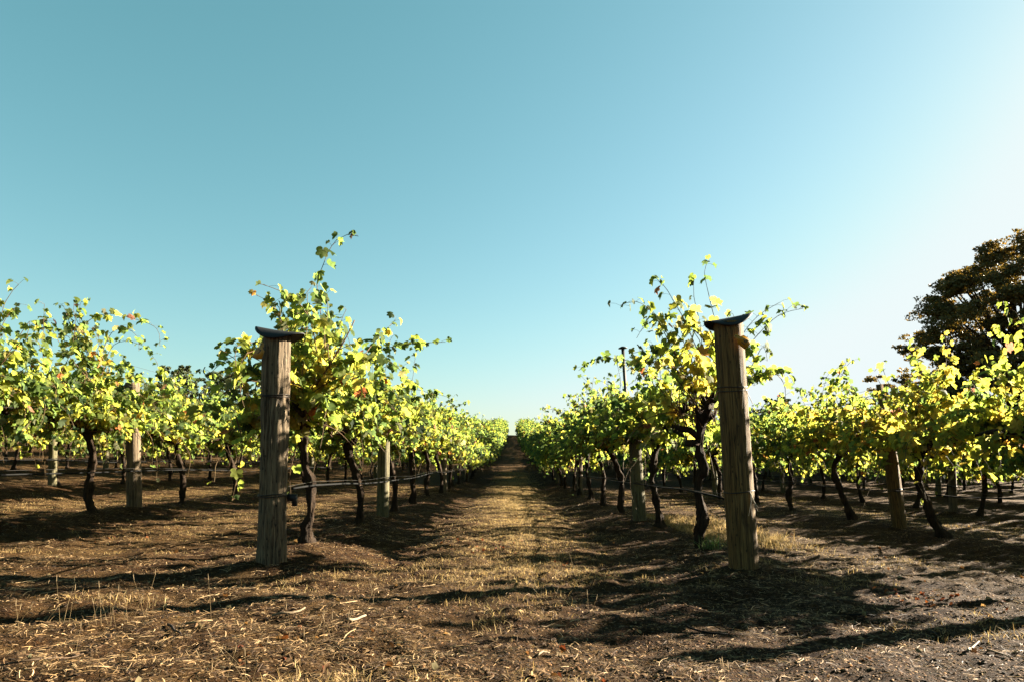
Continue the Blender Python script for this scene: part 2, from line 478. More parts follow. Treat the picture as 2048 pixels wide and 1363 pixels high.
def make_parts(seed, lod=2, ncanes=34, extra=(), frontarm=1.0, lean=-0.16, head=1.10, armlen=1.05, leafscale=1.0, width=1.0, trunk_pts=None,
               age0=0.5, lowz=1.0, floor=1.0, clear=None, lowcanes=14, trunk_r=0.041, dens=1.0, bare=()):
    rng = np.random.default_rng(seed)
    # trunk ---------------------------------------------------------------
    tb = MB()
    if trunk_pts is None:
        ph = rng.uniform(0, 6.28); amp = rng.uniform(.02, .055)
        tp = []
        for k in range(15):
            s = k / 14
            tp.append((lean * s ** 0.8 + amp * math.sin(ph + s * 6.5) - amp * math.sin(ph), .6 * amp * math.sin(1.7 * ph + s * 5) - .6 * amp * math.sin(1.7 * ph), -0.06 + s * (head + .06)))
        tp = np.array(tp)
    else:
        tp = smooth_poly(trunk_pts, .07)
    if lod == 2: tp = smooth_poly(tp, .028); tp = tp + np.stack([(vnoise(np.arange(len(tp)) * .33, seed * 3.1, k) - .5) * .03 for k in (1, 2)] + [np.zeros(len(tp))], -1)
    n = len(tp); s = np.linspace(0, 1, n)
    rad = trunk_r * (1 + .5 * (vnoise(s * 13, seed * 1.7, 8) - .5)) * (1.15 - .3 * s + .35 * np.exp(-((s - 1) / .12) ** 2) + .25 * np.exp(-(s / .08) ** 2) + .45 * np.exp(-((s - .05) / .035) ** 2)) * (1 + .16 * np.sin(s * 17 + seed))
    if lod >= 1: tube(tb, tp, rad, 20 if lod == 2 else 7, (1, 1, 1), .30, seed, 5, twist=.05)
    else: tube(tb, tp[::4], rad[::4] * 1.1, 5, (1, 1, 1), .2, seed)
    H = tp[-1]
    # knobs on the head
    if lod == 2:
        for k in range(6):
            d = nrm(rng.normal(0, 1, 3) * (1, 1, .5) + np.array([0, 0, .25]))
            q = H + d * .05; tube(tb, [H - d * .01, q, q + d * .045 + np.array([0, 0, .02])], [.035, .036, .016], 8, rough=.3, seed=seed + k)
    # arms ----------------------------------------------------------------
    arms = []; armcurves = []
    for sg in (-1, 1):
        ab = MB()
        ln = armlen * rng.uniform(.8, 1.1) * (frontarm if sg < 0 else 1)
        pts = []
        ph = rng.uniform(0, 6.28); sw = rng.uniform(-.14, .14)
        m = 11
        for k in range(m):
            q = k / (m - 1)
            pts.append(H + np.array([sw * q + .035 * math.sin(ph + q * 7), sg * ln * q, -.04 + .13 * math.sin(q * 2.2) + .03 * math.sin(ph * 2 + q * 9)]))
        pts = np.array(pts); armcurves.append(pts)
        rr = np.linspace(.036, .017, m) * (1 + .25 * np.sin(np.arange(m) * 2.1 + ph))
        if lod >= 1: tube(ab, pts, rr, 9 if lod == 2 else 6, (1, 1, 1), .3, seed + sg + 5)
        else: tube(ab, pts[::3], rr[::3], 4, (1, 1, 1))
        if lod == 2:
            for k in range(2, m):
                for _ in range(2):
                    d = nrm(np.array([rng.normal(0, .5), rng.normal(0, .5), rng.uniform(.2, 1.1)]))
                    tube(ab, [pts[k], pts[k] + d * .04, pts[k] + d * rng.uniform(.07, .13)], [.019, .016, .009], 6, rough=.3, seed=k)
        arms.append(ab)
    allarm = np.concatenate([armcurves[0][::-1], armcurves[1]])
    # canes ---------------------------------------------------------------
    canes = []
    for k in range(ncanes):
        a = allarm[rng.integers(0, len(allarm))] + rng.normal(0, .03, 3)
        u = rng.random()
        sx = rng.choice([-1, 1])
        if u < .5:   d = np.array([rng.normal(0, .36) * width, rng.normal(0, .3), 1.0]); ln = rng.uniform(.85, 1.55); dr = rng.uniform(.08, .6)
        else:        d = np.array([sx * rng.uniform(.35, 1.2) * width, rng.normal(0, .45), .8]); ln = rng.uniform(.8, 1.45); dr = rng.uniform(.35, 1.0)
        canes.append((grow_cane(a, d, ln, dr, rng), age0 + rng.normal(0, .16)))
    for k in range(lowcanes):
        a = allarm[rng.integers(0, len(allarm))] + rng.normal(0, .04, 3)
        d = np.array([rng.choice([-1, 1]) * rng.uniform(.6, 1.3) * width, rng.normal(0, .5), .3])
        canes.append((grow_cane(a, d, rng.uniform(.4, .85) * lowz, rng.uniform(.7, 1.3), rng), age0 + .15 + rng.normal(0, .15)))
    for P in extra:
        canes.append((smooth_poly(P[0], .07), P[1]))
    cb = MB(); lb = MB()
    LP = []; LT = []; LN = []; LS = []; LA = []
    for ci, (pts, age) in enumerate(canes):
        ex = ci >= ncanes + lowcanes
        if clear:
            bad = np.where((pts[:, 0] > clear[0]) & (pts[:, 0] < clear[1]) & (pts[:, 1] < clear[2] - .05))[0]
            if len(bad): pts = pts[:bad[0]]
        n = len(pts)
        if n < 3: continue
        if lod >= 1:
            s = np.linspace(0, 1, n)
            col = np.array([.16, .085, .045]) * (1 - .4 * s[:, None]) + np.array([.07, .08, .02]) * .5 * s[:, None]
            col = np.repeat(col, 5 if lod == 2 else 3, 0)
            r = np.linspace(.0050, .0020, n) * (1 + .25 * (np.arange(n) % 2))
            if lod == 2: tube(cb, pts, r, 5, col, cap=False)
            else: tube(cb, pts, r * 1.1, 3, col, cap=False)
        stepn = 1
        for i in range(1, n):
            if not ex and rng.random() > (.96 if i > 2 else .5) * dens: continue
            if ex and rng.random() > .9 * dens: continue
            reps = (1 if rng.random() > .6 else 2) if ex else ((3 if rng.random() > .5 else 2) if i < n * .6 else (2 if rng.random() > .5 else 1))
            for _ in range(reps):
                t = nrm(pts[i] - pts[i - 1])
                az = rng.uniform(0, 6.28)
                out = np.array([math.cos(az), math.sin(az), rng.uniform(-.1, .6)])
                pet = out * rng.uniform(.03, .10) + np.array([0, 0, rng.uniform(-.02, .02)])
                p = pts[i] + pet
                if not ex and p[2] < floor + .12 * math.sin(p[1] * 5 + seed) and rng.random() > .06: continue
                if clear and clear[0] < p[0] < clear[1] and p[1] < clear[2]: continue
                tipd = out * rng.uniform(.25, .9) + np.array([0, 0, -rng.uniform(.35, 1.1)]) + rng.normal(0, .2, 3)
                no = np.array([out[0] * .9, out[1] * .9, rng.uniform(-.05, .75)]) + rng.normal(0, .28, 3)
                LP.append(p); LT.append(tipd); LN.append(no)
                sz = rng.uniform(.045, .086) * (1.0 if i < n * .8 else .72)
                LS.append(sz * leafscale); LA.append(age + .25 - .5 * (i / n) + rng.normal(0, .08))
                if lod == 2:
                    # petiole
                    pp = [pts[i], pts[i] + pet * .5 + np.array([0, 0, .008]), p]
                    tube(cb, pp, .0013, 3, (.19, .12, .05), cap=False)
    for P in bare:
        pts = smooth_poly(P[0], .06); tube(cb, pts, np.linspace(P[1], P[1] * .5, len(pts)) * (1 + .18 * (np.arange(len(pts)) % 3 == 0)), 6, (.15, .07, .04))
    LP = np.array(LP); LA = np.clip(np.array(LA), 0, 1)
    leaf_block(lb, LP, np.array(LT), np.array(LN), np.array(LS), leaf_cols(LA, rng), lod, rng)
    return tb, arms, cb, lb

def vine_object(parts_mesh, loc, rotz=0.0, scale=1.0):
    root = empty('grapevine', loc, (0, 0, rotz)); root.scale = (1, 1, scale)
    for nm, me in parts_mesh:
        o = bpy.data.objects.new(nm, me); C.objects.link(o); o.parent = root
    return root
def parts_to_mesh(parts):
    tb, arms, cb, lb = parts
    return [('trunk', tb.mesh('trunk', M_BARK, True)), ('arm', arms[0].mesh('arm', M_BARK, True)), ('arm', arms[1].mesh('arm', M_BARK, True)),
            ('canes', cb.mesh('canes', M_CANE, True)), ('foliage', lb.mesh('foliage', M_LEAF, False))]

def far_parts(parts):
    tb, arms, cb, lb = parts
    mb = MB()
    for src in (tb, arms[0], arms[1]):
        off = mb.n
        for v, c in zip(src.v, src.c): mb.v.append(v); mb.c.append(c); mb.n += len(v)
        for f in src.f: mb.f.append(f + off); mb.mi.append(0)
    return [('trunk', mb.mesh('trunk', M_BARK, True)), ('foliage', lb.mesh('foliage', M_LEAF))]

ORD = ['first', 'second', 'third', 'fourth', 'fifth', 'sixth', 'seventh', 'eighth', 'ninth', 'tenth', 'eleventh', 'twelfth', 'thirteenth', 'fourteenth', 'fifteenth', 'sixteenth', 'seventeenth']
ROWNAME = {-1: 'left trackside row', 1: 'right trackside row',
           -2: 'second row left of the track', 2: 'second row right of the track',
           -3: 'third row left of the track', 3: 'third row right of the track',
           -4: 'fourth row left of the track', 4: 'fourth row right of the track',
           -5: 'fifth row left of the track', 5: 'fifth row right of the track'}
def rowx(r): return math.copysign(1.8 + 3.65 * (abs(r) - 1), r)

# shared variants
NEAR = [parts_to_mesh(make_parts(100 + k, 2, floor=1.0 + .05 * (k % 3), lean=[-.14, -.22, -.05, -.18, -.10, -.26, -.02, -.15, -.2, -.12][k], ncanes=[58, 64, 52, 60, 56, 66, 54, 60, 56, 62][k], lowcanes=13,
                                 age0=[.32, .38, .24, .44, .34, .27, .42, .36, .3, .34][k])) for k in range(10)]
MIDV = [parts_to_mesh(make_parts(200 + k, 1, lean=-.12, ncanes=62, lowcanes=40, lowz=1.45, floor=.66, width=1.15, leafscale=1.15, age0=.30 + .04 * (k % 3))) for k in range(6)]
FAR = [far_parts(make_parts(300 + k, 0, lean=-.12, ncanes=56, lowcanes=64, lowz=2.0, floor=.3, width=1.6, leafscale=1.5, age0=.14 + .05 * (k % 3))) for k in range(5)]

rr = random.Random(7)
VSP = 2.33
FRONT = {-1: 6.19, 1: 6.75, -2: 6.85, 2: 6.65, -3: 7.1, 3: 6.6, -4: 15.6, 4: 6.6, -5: 20.5, 5: 6.9}
LAST = {1: 112, 2: 112, 3: 48, 4: 44, 5: 44}

heroes = {}
def hero(r, k, meshes, label, yoff=0):
    heroes[(r, k)] = (meshes, label, yoff)

# hero vine left, behind the left end post
def loc_of(r, y): return np.array([rowx(r), y, gz(rowx(r), y)])
def E(pl, base, Z, age):   # a shoot given through photograph points at depth Z (m), local to its vine
    if np.isscalar(Z): Z = [Z] * len(pl)
    return ([px(a, b, z) - base for (a, b), z in zip(pl, Z)], age)

bL = loc_of(-1, 6.19)
exL = [E([(645, 800), (648, 700), (632, 590), (630, 558), (641, 525), (650, 500), (668, 473), (690, 462), (712, 466)], bL, 6.2, .18),
       E([(640, 760), (620, 650), (590, 600), (555, 578), (512, 563)], bL, [6.1, 6, 5.9, 5.8, 5.7], .35),
       E([(650, 740), (640, 640), (600, 610), (570, 590)], bL, 6.0, .5),
       E([(660, 760), (650, 660), (652, 610), (648, 585)], bL, 6.1, .5),
       E([(630, 760), (600, 690), (560, 640), (540, 620)], bL, 5.9, .5),
       E([(620, 770), (590, 700), (575, 650), (545, 600)], bL, 6.0, .5),
       E([(690, 760), (740, 690), (768, 660), (790, 635)], bL, [6.6, 7, 7.3, 7.5], .3),
       E([(700, 730), (770, 695), (830, 685), (890, 682)], bL, [7, 7.2, 7.3, 7.4], .22),
       E([(600, 760), (530, 690), (495, 684), (470, 690), (468, 730), (486, 770)], bL, [5.9, 5.6, 5.45, 5.35, 5.3, 5.3], .7),
       E([(600, 780), (540, 730), (505, 700), (480, 720), (478, 780), (490, 820)], bL, [5.9, 5.65, 5.5, 5.4, 5.4, 5.4], .6),
       E([(600, 800), (500, 760), (440, 790), (420, 830)], bL, [5.9, 5.5, 5.6, 5.7], .15),
       E([(470, 830), (485, 890), (476, 950), (466, 1000)], bL, 6.0, .45),
       E([(620, 800), (600, 870), (590, 880)], bL, 6.0, .6),
       E([(640, 800), (690, 760), (700, 700), (690, 665)], bL, 6.2, .45),
       E([(640, 790), (630, 720), (610, 660), (605, 630)], bL, 6.3, .5)]
exL2 = []
tL = [(0.0, 0, -.05), (.0, 0, .1), (.03, 0, .3), (.02, 0, .5), (-.03, 0, .7), (-.04, 0, .9), (-.05, .02, 1.05)]
hero(-1, 0, parts_to_mesh(make_parts(12, 2, ncanes=46, extra=exL, frontarm=.35, clear=(-.22, .2, -.66), trunk_pts=tL, head=1.05, age0=.40, lowcanes=12, trunk_r=.040,
                                     bare=[E([(630, 770), (665, 715), (690, 672), (706, 638)], bL, 6.0, .009)])),
     'front grapevine behind the left end post, one long shoot rising far above it')

bR = loc_of(1, 6.75)
exR = [E([(1400, 790), (1350, 700), (1310, 625), (1275, 600), (1243, 608)], bR, [6.8, 6.7, 6.6, 6.5, 6.4], .3),
       E([(1395, 790), (1360, 720), (1330, 650), (1300, 610)], bR, 6.7, .4),
       E([(1410, 790), (1405, 660), (1392, 590), (1393, 550)], bR, 6.8, .4),
       E([(1430, 790), (1440, 680), (1425, 600), (1414, 540), (1424, 512)], bR, 6.9, .35),
       E([(1430, 770), (1480, 680), (1520, 630), (1565, 602)], bR, [6.9, 7, 7, 7], .3),
       E([(1440, 770), (1500, 690), (1560, 630), (1612, 614)], bR, [6.9, 7, 7.1, 7.2], .25),
       E([(1450, 790), (1500, 740), (1530, 690), (1538, 720)], bR, [6.9, 7, 7, 7], .4),
       E([(1450, 795), (1500, 760), (1525, 730), (1510, 770)], bR, [6.9, 7, 7, 7], .4),
       E([(1390, 790), (1340, 720), (1300, 700), (1265, 705)], bR, [6.7, 6.6, 6.5, 6.4], .1),
       E([(1390, 800), (1340, 740), (1310, 720), (1290, 760)], bR, [6.7, 6.6, 6.5, 6.5], .15),
       E([(1400, 790), (1380, 700), (1345, 660), (1330, 700)], bR, 6.6, .35),
       E([(1410, 790), (1410, 700), (1380, 650), (1370, 680)], bR, 6.7, .35),
       E([(1420, 780), (1450, 690), (1440, 640), (1410, 650)], bR, 7.0, .4),
       E([(1400, 790), (1370, 750), (1340, 700), (1322, 660)], bR, 6.8, .3),
       E([(1430, 790), (1460, 700), (1480, 650), (1470, 625)], bR, 7.0, .45)]
tR = [(-.0, 0, -.05), (-.01, 0, .1), (.02, 0, .3), (-.01, 0, .55), (.04, 0, .75), (.0, 0, .95), (.01, .0, 1.08), (.04, 0, 1.26)]
tR = [(a - .0, b, c) for a, b, c in tR]
def heroR():
    tb, arms, cb, lb = make_parts(22, 2, floor=1.3, ncanes=9, extra=exR, trunk_pts=tR, head=1.2, armlen=.55, age0=.45, lowcanes=2, trunk_r=.042, dens=.93)
    tube(tb, [(0.0, 0, 1.05), (-.09, -.03, 1.12), (-.17, -.05, 1.13), (-.24, -.02, 1.16)], [.035, .03, .028, .02], 9, rough=.35, seed=4)
    tube(tb, [(.0, 0, 1.0), (-.08, -.02, .99), (-.13, -.03, 1.0)], [.03, .035, .03], 9, rough=.35, seed=9)
    tube(tb, [(0.02, 0, 1.2), (.1, -.02, 1.24), (.18, .03, 1.3)], [.04, .032, .02], 9, rough=.35, seed=5)
    rng = np.random.default_rng(5)
    for k in range(34):
        a = np.array([rng.uniform(-.22, .18), rng.uniform(-.08, .08), rng.uniform(1.14, 1.28)])
        c = grow_cane(a, [a[0] * 1.6 + rng.normal(0, .3), rng.normal(0, .3), 1], rng.uniform(.14, .5), .1, rng)
        tube(cb, c, np.linspace(.0055, .003, len(c)), 5, (.15, .07, .04), cap=False)
    return tb, arms, cb, lb
hero(1, 0, parts_to_mesh(heroR()), 'open front grapevine behind the right end post with gnarled head and spreading leafy shoots')

# second row left: bushy vine behind its timber post, with a tall crest and a shoot arching right
bA = loc_of(-2, 9.15)
exA = [E([(190, 800), (165, 690), (135, 620), (140, 592)], bA, 9.0, .3), E([(180, 800), (140, 680), (115, 610), (110, 605)], bA, 9.0, .35),
       E([(190, 790), (150, 650), (150, 600), (162, 600)], bA, 9.1, .3), E([(180, 790), (150, 700), (130, 640), (118, 650)], bA, 8.9, .3),
       E([(190, 770), (160, 680), (165, 640), (205, 625), (260, 635), (305, 655), (312, 690)], bA, 9.1, .3),
       E([(190, 770), (200, 690), (230, 650), (265, 670), (270, 700)], bA, 9.2, .35),
       E([(200, 790), (120, 700), (80, 640), (60, 680)], bA, 8.8, .4), E([(190, 780), (210, 700), (240, 680), (280, 690)], bA, 9.1, .4)]
hero(-2, 1, parts_to_mesh(make_parts(33, 2, ncanes=66, extra=exA, lean=-.13, head=1.08, age0=.38, trunk_r=.05, lowcanes=16)),
     'bushy vine with twisting trunk just left of the grey post, second row left')
bB = loc_of(-2, 6.85)
exB = [E([(-60, 800), (-20, 680), (0, 600), (25, 565)], bB, 6.8, .45), E([(-80, 800), (-30, 700), (10, 620), (30, 605)], bB, 6.7, .35),
       E([(-60, 800), (0, 720), (50, 640), (40, 690)], bB, 6.8, .4), E([(-60, 790), (20, 700), (60, 670), (75, 700)], bB, 6.8, .4),
       E([(-60, 790), (10, 760), (70, 720), (95, 760)], bB, 6.9, .3)]
hero(-2, 0, parts_to_mesh(make_parts(34, 2, ncanes=62, extra=exB, lean=-.1, age0=.36)),
     'leafy vine cut off by the left edge of the picture')
# second row right: two vines either side of the leaning post
bC = loc_of(2, 8.97)
tC = [(0.02, 0, -.05), (-.03, 0, .08), (-.12, 0, .28), (-.2, 0, .5), (-.27, 0, .72), (-.26, 0, .95), (-.25, .0, 1.12)]
def heroC():
    P = make_parts(44, 2, ncanes=56, trunk_pts=tC, head=1.1, armlen=.9, age0=.58, trunk_r=.048, lowcanes=12,
                   extra=[E([(1830, 850), (1860, 760), (1890, 710), (1900, 720)], bC, 8.9, .5), E([(1830, 850), (1780, 770), (1762, 725), (1750, 740)], bC, 9.0, .5),
                          E([(1830, 850), (1850, 760), (1830, 715), (1815, 720)], bC, 8.9, .5)])
    tube(P[0], [(-.25, 0, 1.08), (-.1, -.02, 1.05), (.03, -.03, 1.12), (.25, 0, 1.14), (.42, .02, 1.16)], [.036, .034, .03, .034, .02], 9, rough=.35, seed=4)
    tube(P[0], [(-.25, 0, 1.08), (-.38, -.02, 1.07), (-.5, -.05, 1.1), (-.6, -.1, 1.12)], [.034, .03, .026, .02], 9, rough=.35, seed=6)
    return P
hero(2, 1, parts_to_mesh(heroC()), 'strongly leaning dark-trunked vine just right of the leaning post, second row right')
bD = loc_of(2, 11.2)
tD = [(0.02, 0, -.05), (-.04, 0, .1), (-.14, 0, .35), (-.22, 0, .6), (-.28, 0, .82), (-.2, 0, 1.0), (-.12, .0, 1.12)]
hero(2, 2, parts_to_mesh(make_parts(55, 2, ncanes=54, trunk_pts=tD, age0=.52, trunk_r=.042, lowcanes=12,
     extra=[E([(1670, 850), (1680, 780), (1700, 730), (1715, 718)], bD, 11, .45), E([(1665, 850), (1660, 790), (1690, 750), (1700, 722)], bD, 11, .4)])),
     'vine with bent hooked trunk just left of the leaning post in the second row right')
bE = loc_of(2, 6.65)
exE = [E([(2150, 800), (2080, 700), (2040, 620), (2015, 610)], bE, 6.6, .4), E([(2150, 800), (2090, 740), (2050, 690), (2030, 680)], bE, 6.6, .5),
       E([(2150, 830), (2080, 770), (2030, 735), (2000, 760)], bE, 6.7, .55), E([(2150, 830), (2060, 790), (1990, 740), (1970, 720)], bE, 7.2, .6)]
def heroE():
    P = make_parts(66, 2, ncanes=60, extra=exE, lean=-.2, age0=.55)
    tube(P[0], [px(2140, 865, 6.6) - bE, px(2080, 850, 6.6) - bE, px(2030, 862, 6.6) - bE, px(1985, 862, 6.7) - bE, px(1950, 870, 6.8) - bE], [.04, .036, .034, .024, .014], 9, rough=.35, seed=8)
    return P
hero(2, 0, parts_to_mesh(heroE()), 'golden vine with a long gnarled arm, cut off by the right edge')

count = 0
for r in (-1, 1, -2, 2, -3, 3, -4, 4, -5, 5):
    y = FRONT[r]; k = 0
    side = 'left' if r < 0 else 'right'
    while y < LAST[abs(r)]:
        x = rowx(r) + (0 if (r, k) in heroes else (.12 if (r, k) == (1, 1) else rr.uniform(-.06, .06)))
        z = gz(x, y)
        vis = (abs(x) - 1.3) / y < .75
        if (r, k) in heroes:
            me, label, _ = heroes[(r, k)]
            root = vine_object(me, (x, y, z)); tag(root, label, 'grapevine', 'grapevines of the trellised rows')
        elif y < 19 and not (abs(r) >= 3 and y > 9 or abs(r) >= 4):
            me = NEAR[rr.randrange(10) if (r, k) != (1, 1) else 2]
            root = vine_object(me, (x, y, z), 0, rr.uniform(.94, 1.06))
            tag(root, '%s vine from the front in the %s' % (ORD[k], ROWNAME[r]), 'grapevine', 'grapevines of the trellised rows')
        elif y < 42:
            me = MIDV[rr.randrange(6)]
            root = vine_object(me, (x, y, z), math.pi * rr.randrange(2), rr.uniform(1.0, 1.15))
            tag(root, 'mid-distance green vine, %s from the front in the %s' % (ORD[min(k, 16)], ROWNAME[r]), 'grapevine', 'middle distance vines, %s' % ROWNAME[r])
        else:
            root = vine_object(FAR[rr.randrange(5)], (x, y, z), math.pi * rr.randrange(2), rr.uniform(.9, 1.1))
            tag(root, 'tiny distant vine up the slope in the %s' % ROWNAME[r], 'grapevine', 'distant vines up the slope, %s' % ROWNAME[r])
        count += 1; k += 1; y += VSP + rr.uniform(-.08, .08)
print('vines', count)

# the rest of the vineyard: far rows that read as one mass
def far_mass():
    srcs = [make_parts(400 + k, 0, floor=.5, lean=-.12, ncanes=30, leafscale=1.8, lowcanes=10, age0=.35) for k in range(4)]
    data = []
    for tb, arms, cb, lb in srcs:
        one = MB()
        def take(src, mi):
            off = one.n
            for v, c in zip(src.v, src.c): one.v.append(v); one.c.append(c); one.n += len(v)
            for f in src.f: one.f.append(f + off); one.mi.append(mi)
        take(tb, 0); take(arms[0], 0); take(arms[1], 0); take(lb, 1)
        data.append(one)
    mb = MB()
    def put(x, y):
        src = data[rr.randrange(4)]; z = gz(x, y); off = mb.n; s = rr.choice([-1, 1])
        for v, c in zip(src.v, src.c):
            q = v * np.array([s, s, 1], dtype=np.float32) + np.array([x, y, z], dtype=np.float32); mb.v.append(q); mb.c.append(c); mb.n += len(v)
        for f, mi in zip(src.f, src.mi): mb.f.append(f + off); mb.mi.append(mi)
    n = 0
    for r in (-9, -8, -7, -6, -5, -4, -3, 3, 4, 5, 6, 7, 8, 9):
        x = rowx(r); y = (abs(x) - 2) / .74 if abs(r) > 5 else LAST[abs(r)] + 1.5
        while y < 104:
            put(x, y); n += 1; y += VSP * (1 if y < 60 else 1.3)
    o = mb.build('distant_vine_rows', [M_BARK, M_LEAF]); tag(o, 'mass of far vine rows filling the slope beyond the nearer rows', 'vines', kind='stuff')
    print('mass', n)
far_mass()

# ------------------------------------------------------------------ posts
def timber(mb, h, r0, r1, seed, sides=44, rings=60, rough=.02, peel=0.0):
    a = np.linspace(0, 2 * np.pi, sides, endpoint=False); z = np.linspace(-.25, h, rings)
    A, Zz = np.meshgrid(a, z)
    s = (Zz + .25) / (h + .25)
    r = r0 + (r1 - r0) * s
    ca, sa = np.cos(A), np.sin(A)
    r = r * (1 + rough * (vnoise(ca * 3 + 5, Zz * 2 + sa * 3, seed) - .5) * 2)
    # drying cracks: narrow grooves that wander
    for k in range(7):
        rg = np.random.default_rng(seed * 31 + k)
        c0 = rg.uniform(0, 6.28); cc = c0 + .12 * np.sin(Zz * rg.uniform(2, 4) + k) ; d = np.angle(np.exp(1j * (A - cc)))
        z0 = rg.uniform(0, h); m = np.exp(-((Zz - z0) / rg.uniform(.3, .8)) ** 2)
        r = r - (.016 if peel > .003 else .010) * m * np.exp(-(d / .055) ** 2)
    if peel > 0:
        p = vnoise(A * 5 + 3, Zz * 3.2, seed + 9); p2 = vnoise(A * 14, Zz * 12, seed + 10)
        r = r + peel * (np.clip((p - .5) * 6, 0, 1)) + peel * .7 * (p2 - .5)
    V = np.stack([r * ca, r * sa, Zz], -1).reshape(-1, 3)
    i = np.arange(rings - 1)[:, None] * sides; j = np.arange(sides)[None, :]; k = (j + 1) % sides
    f = np.stack([i + j, i + k, i + sides + k, i + sides + j], -1).reshape(-1, 4)
    mb.add(V, f)
    base = mb.n
    mb.add([(0, 0, h + .004)], np.zeros((0, 3), dtype=np.int32))
    off = base - sides
    mb.f.append(np.array([[base, off + q, off + (q + 1) % sides] for q in range(sides)], dtype=np.int32)); mb.mi.append(0)
    mb.v.append(np.zeros((0, 3), dtype=np.float32)); mb.c.append(np.zeros((0, 3), dtype=np.float32))

def ring(r, z, thick, n=28, wob=.004, seed=0):
    a = np.linspace(0, 2 * np.pi, n + 1)
    return np.stack([r * np.cos(a), r * np.sin(a), z + wob * np.sin(a * 2 + seed)], -1)

def bent_cap(parent, h, roll, yaw, rad=.195, droop=.75, shift=0.0):
    mb = MB(); nr, na = 9, 40
    top = []; 
    for layer in (0, 1):
        vv = []
        for i in range(nr):
            for j in range(na):
                rr_ = rad * i / (nr - 1); a = 2 * math.pi * j / na
                rw = rr_ * (1 + .03 * math.sin(3 * a + 1))
                x = rw * math.cos(a); y = rw * .64 * math.sin(a)
                z = -droop * 6.0 * y * y + .18 * x * x
                if layer: z -= .009
                vv.append((x + shift, y, z))
        top.append(vv)
    V = np.array(top[0] + top[1]); n1 = nr * na
    f = []
    for i in range(nr - 1):
        for j in range(na):
            k = (j + 1) % na
            f.append((i * na + j, (i + 1) * na + j, (i + 1) * na + k, i * na + k))
            f.append((n1 + i * na + j, n1 + i * na + k, n1 + (i + 1) * na + k, n1 + (i + 1) * na + j))
    for j in range(na):
        k = (j + 1) % na; b = (nr - 1) * na
        f.append((b + j, n1 + b + j, n1 + b + k, b + k))
    Mx = Matrix.Translation((0, 0, h + .035)) @ Matrix.Rotation(yaw, 4, 'Z') @ Matrix.Rotation(roll, 4, 'Y')
    V = np.array([list(Mx @ Vector(q)) for q in V])
    mb.add(V, np.array(f))
    return mb.build('cap', M_RUBBER, parent, True)

def number_tag(parent, text, pos, facing, roll, s=1.0, troll=0.0, tsize=.045, toff=(0, -.01)):
    """yellow plastic tag: narrow neck with a nail, five-sided body; facing = yaw of its normal, roll = spin in its plane"""
    out = [(-.010, .052), (-.013, .040), (-.012, .022), (-.032, .004), (-.034, -.052), (.0, -.060), (.034, -.048), (.034, .008), (.013, .022), (.013, .042), (.008, .052)]
    out = [(a * s, b * s) for a, b in out][::-1]
    B = Matrix.Translation(Vector(pos)) @ Matrix.Rotation(facing, 4, 'Z') @ Matrix.Rotation(R(90), 4, 'X') @ Matrix.Rotation(roll, 4, 'Z')
    mb = MB(); prism(mb, out, .0025, B)
    o = mb.build('number_tag', M_YELLOW, parent)
    cu = bpy.data.curves.new('tmp', 'FONT'); cu.body = text; cu.size = tsize; cu.extrude = .0004; cu.align_x = 'CENTER'; cu.align_y = 'CENTER'; cu.offset = .0006
    tmp = bpy.data.objects.new('tmp', cu); C.objects.link(tmp)
    bpy.context.view_layer.update()
    me = bpy.data.meshes.new_from_object(tmp.evaluated_get(bpy.context.evaluated_depsgraph_get()))
    bpy.data.objects.remove(tmp)
    me.transform(B @ Matrix.Translation((toff[0] * s, toff[1] * s, .0022)) @ Matrix.Rotation(troll, 4, 'Z'))
    me.materials.clear(); me.materials.append(M_INK)
    t = bpy.data.objects.new('number', me); C.objects.link(t); t.parent = o
    nb = MB(); c = B @ Vector((0, .043 * s, .002)); n_ = (B.to_3x3() @ Vector((0, 0, 1)))
    tube(nb, [tuple(c - n_ * .02), tuple(c + n_ * .004)], .004, 8); nb.build('nail', M_STEEL, o)
    return o

def wire_tie(parent, r, z, thick=.0025, turns=1, seed=0, name='wire_tie', mat=None):
    mb = MB()
    for k in range(turns):
        tube(mb, ring(r + .002, z + k * .012, thick, wob=.006, seed=seed + k), thick, 6, cap=False)
    return mb.build(name, mat or M_WIRE, parent, True)

# left end post
x, y = -1.8, 5.28
PL = empty('end_post', (x, y, gz(x, y) - .02), (0, R(.4), 0))
tag(PL, 'cracked weathered end post on the left with curled black cap and yellow tag 7', 'post', 'capped end posts')
mb = MB(); timber(mb, 1.71, .104, .093, 3, sides=72, rings=130, rough=.03, peel=.009); mb.build('timber', M_POSTA, PL, True)
bent_cap(PL, 1.72, R(9), R(-10), shift=.02)
number_tag(PL, '7', (-.085, -.118, 1.58), R(-12), R(-22), 1.15, R(0), .052)
wire_tie(PL, .101, 1.245, .004, 2, 1); wire_tie(PL, .105, .50, .004, 2, 2)
mb = MB(); boxm(mb, (.135, .03, .49), (.06, .06, .05)); boxm(mb, (.155, .03, .47), (.03, .04, .09)); mb.build('hose_clamp', M_RUBBER, PL)

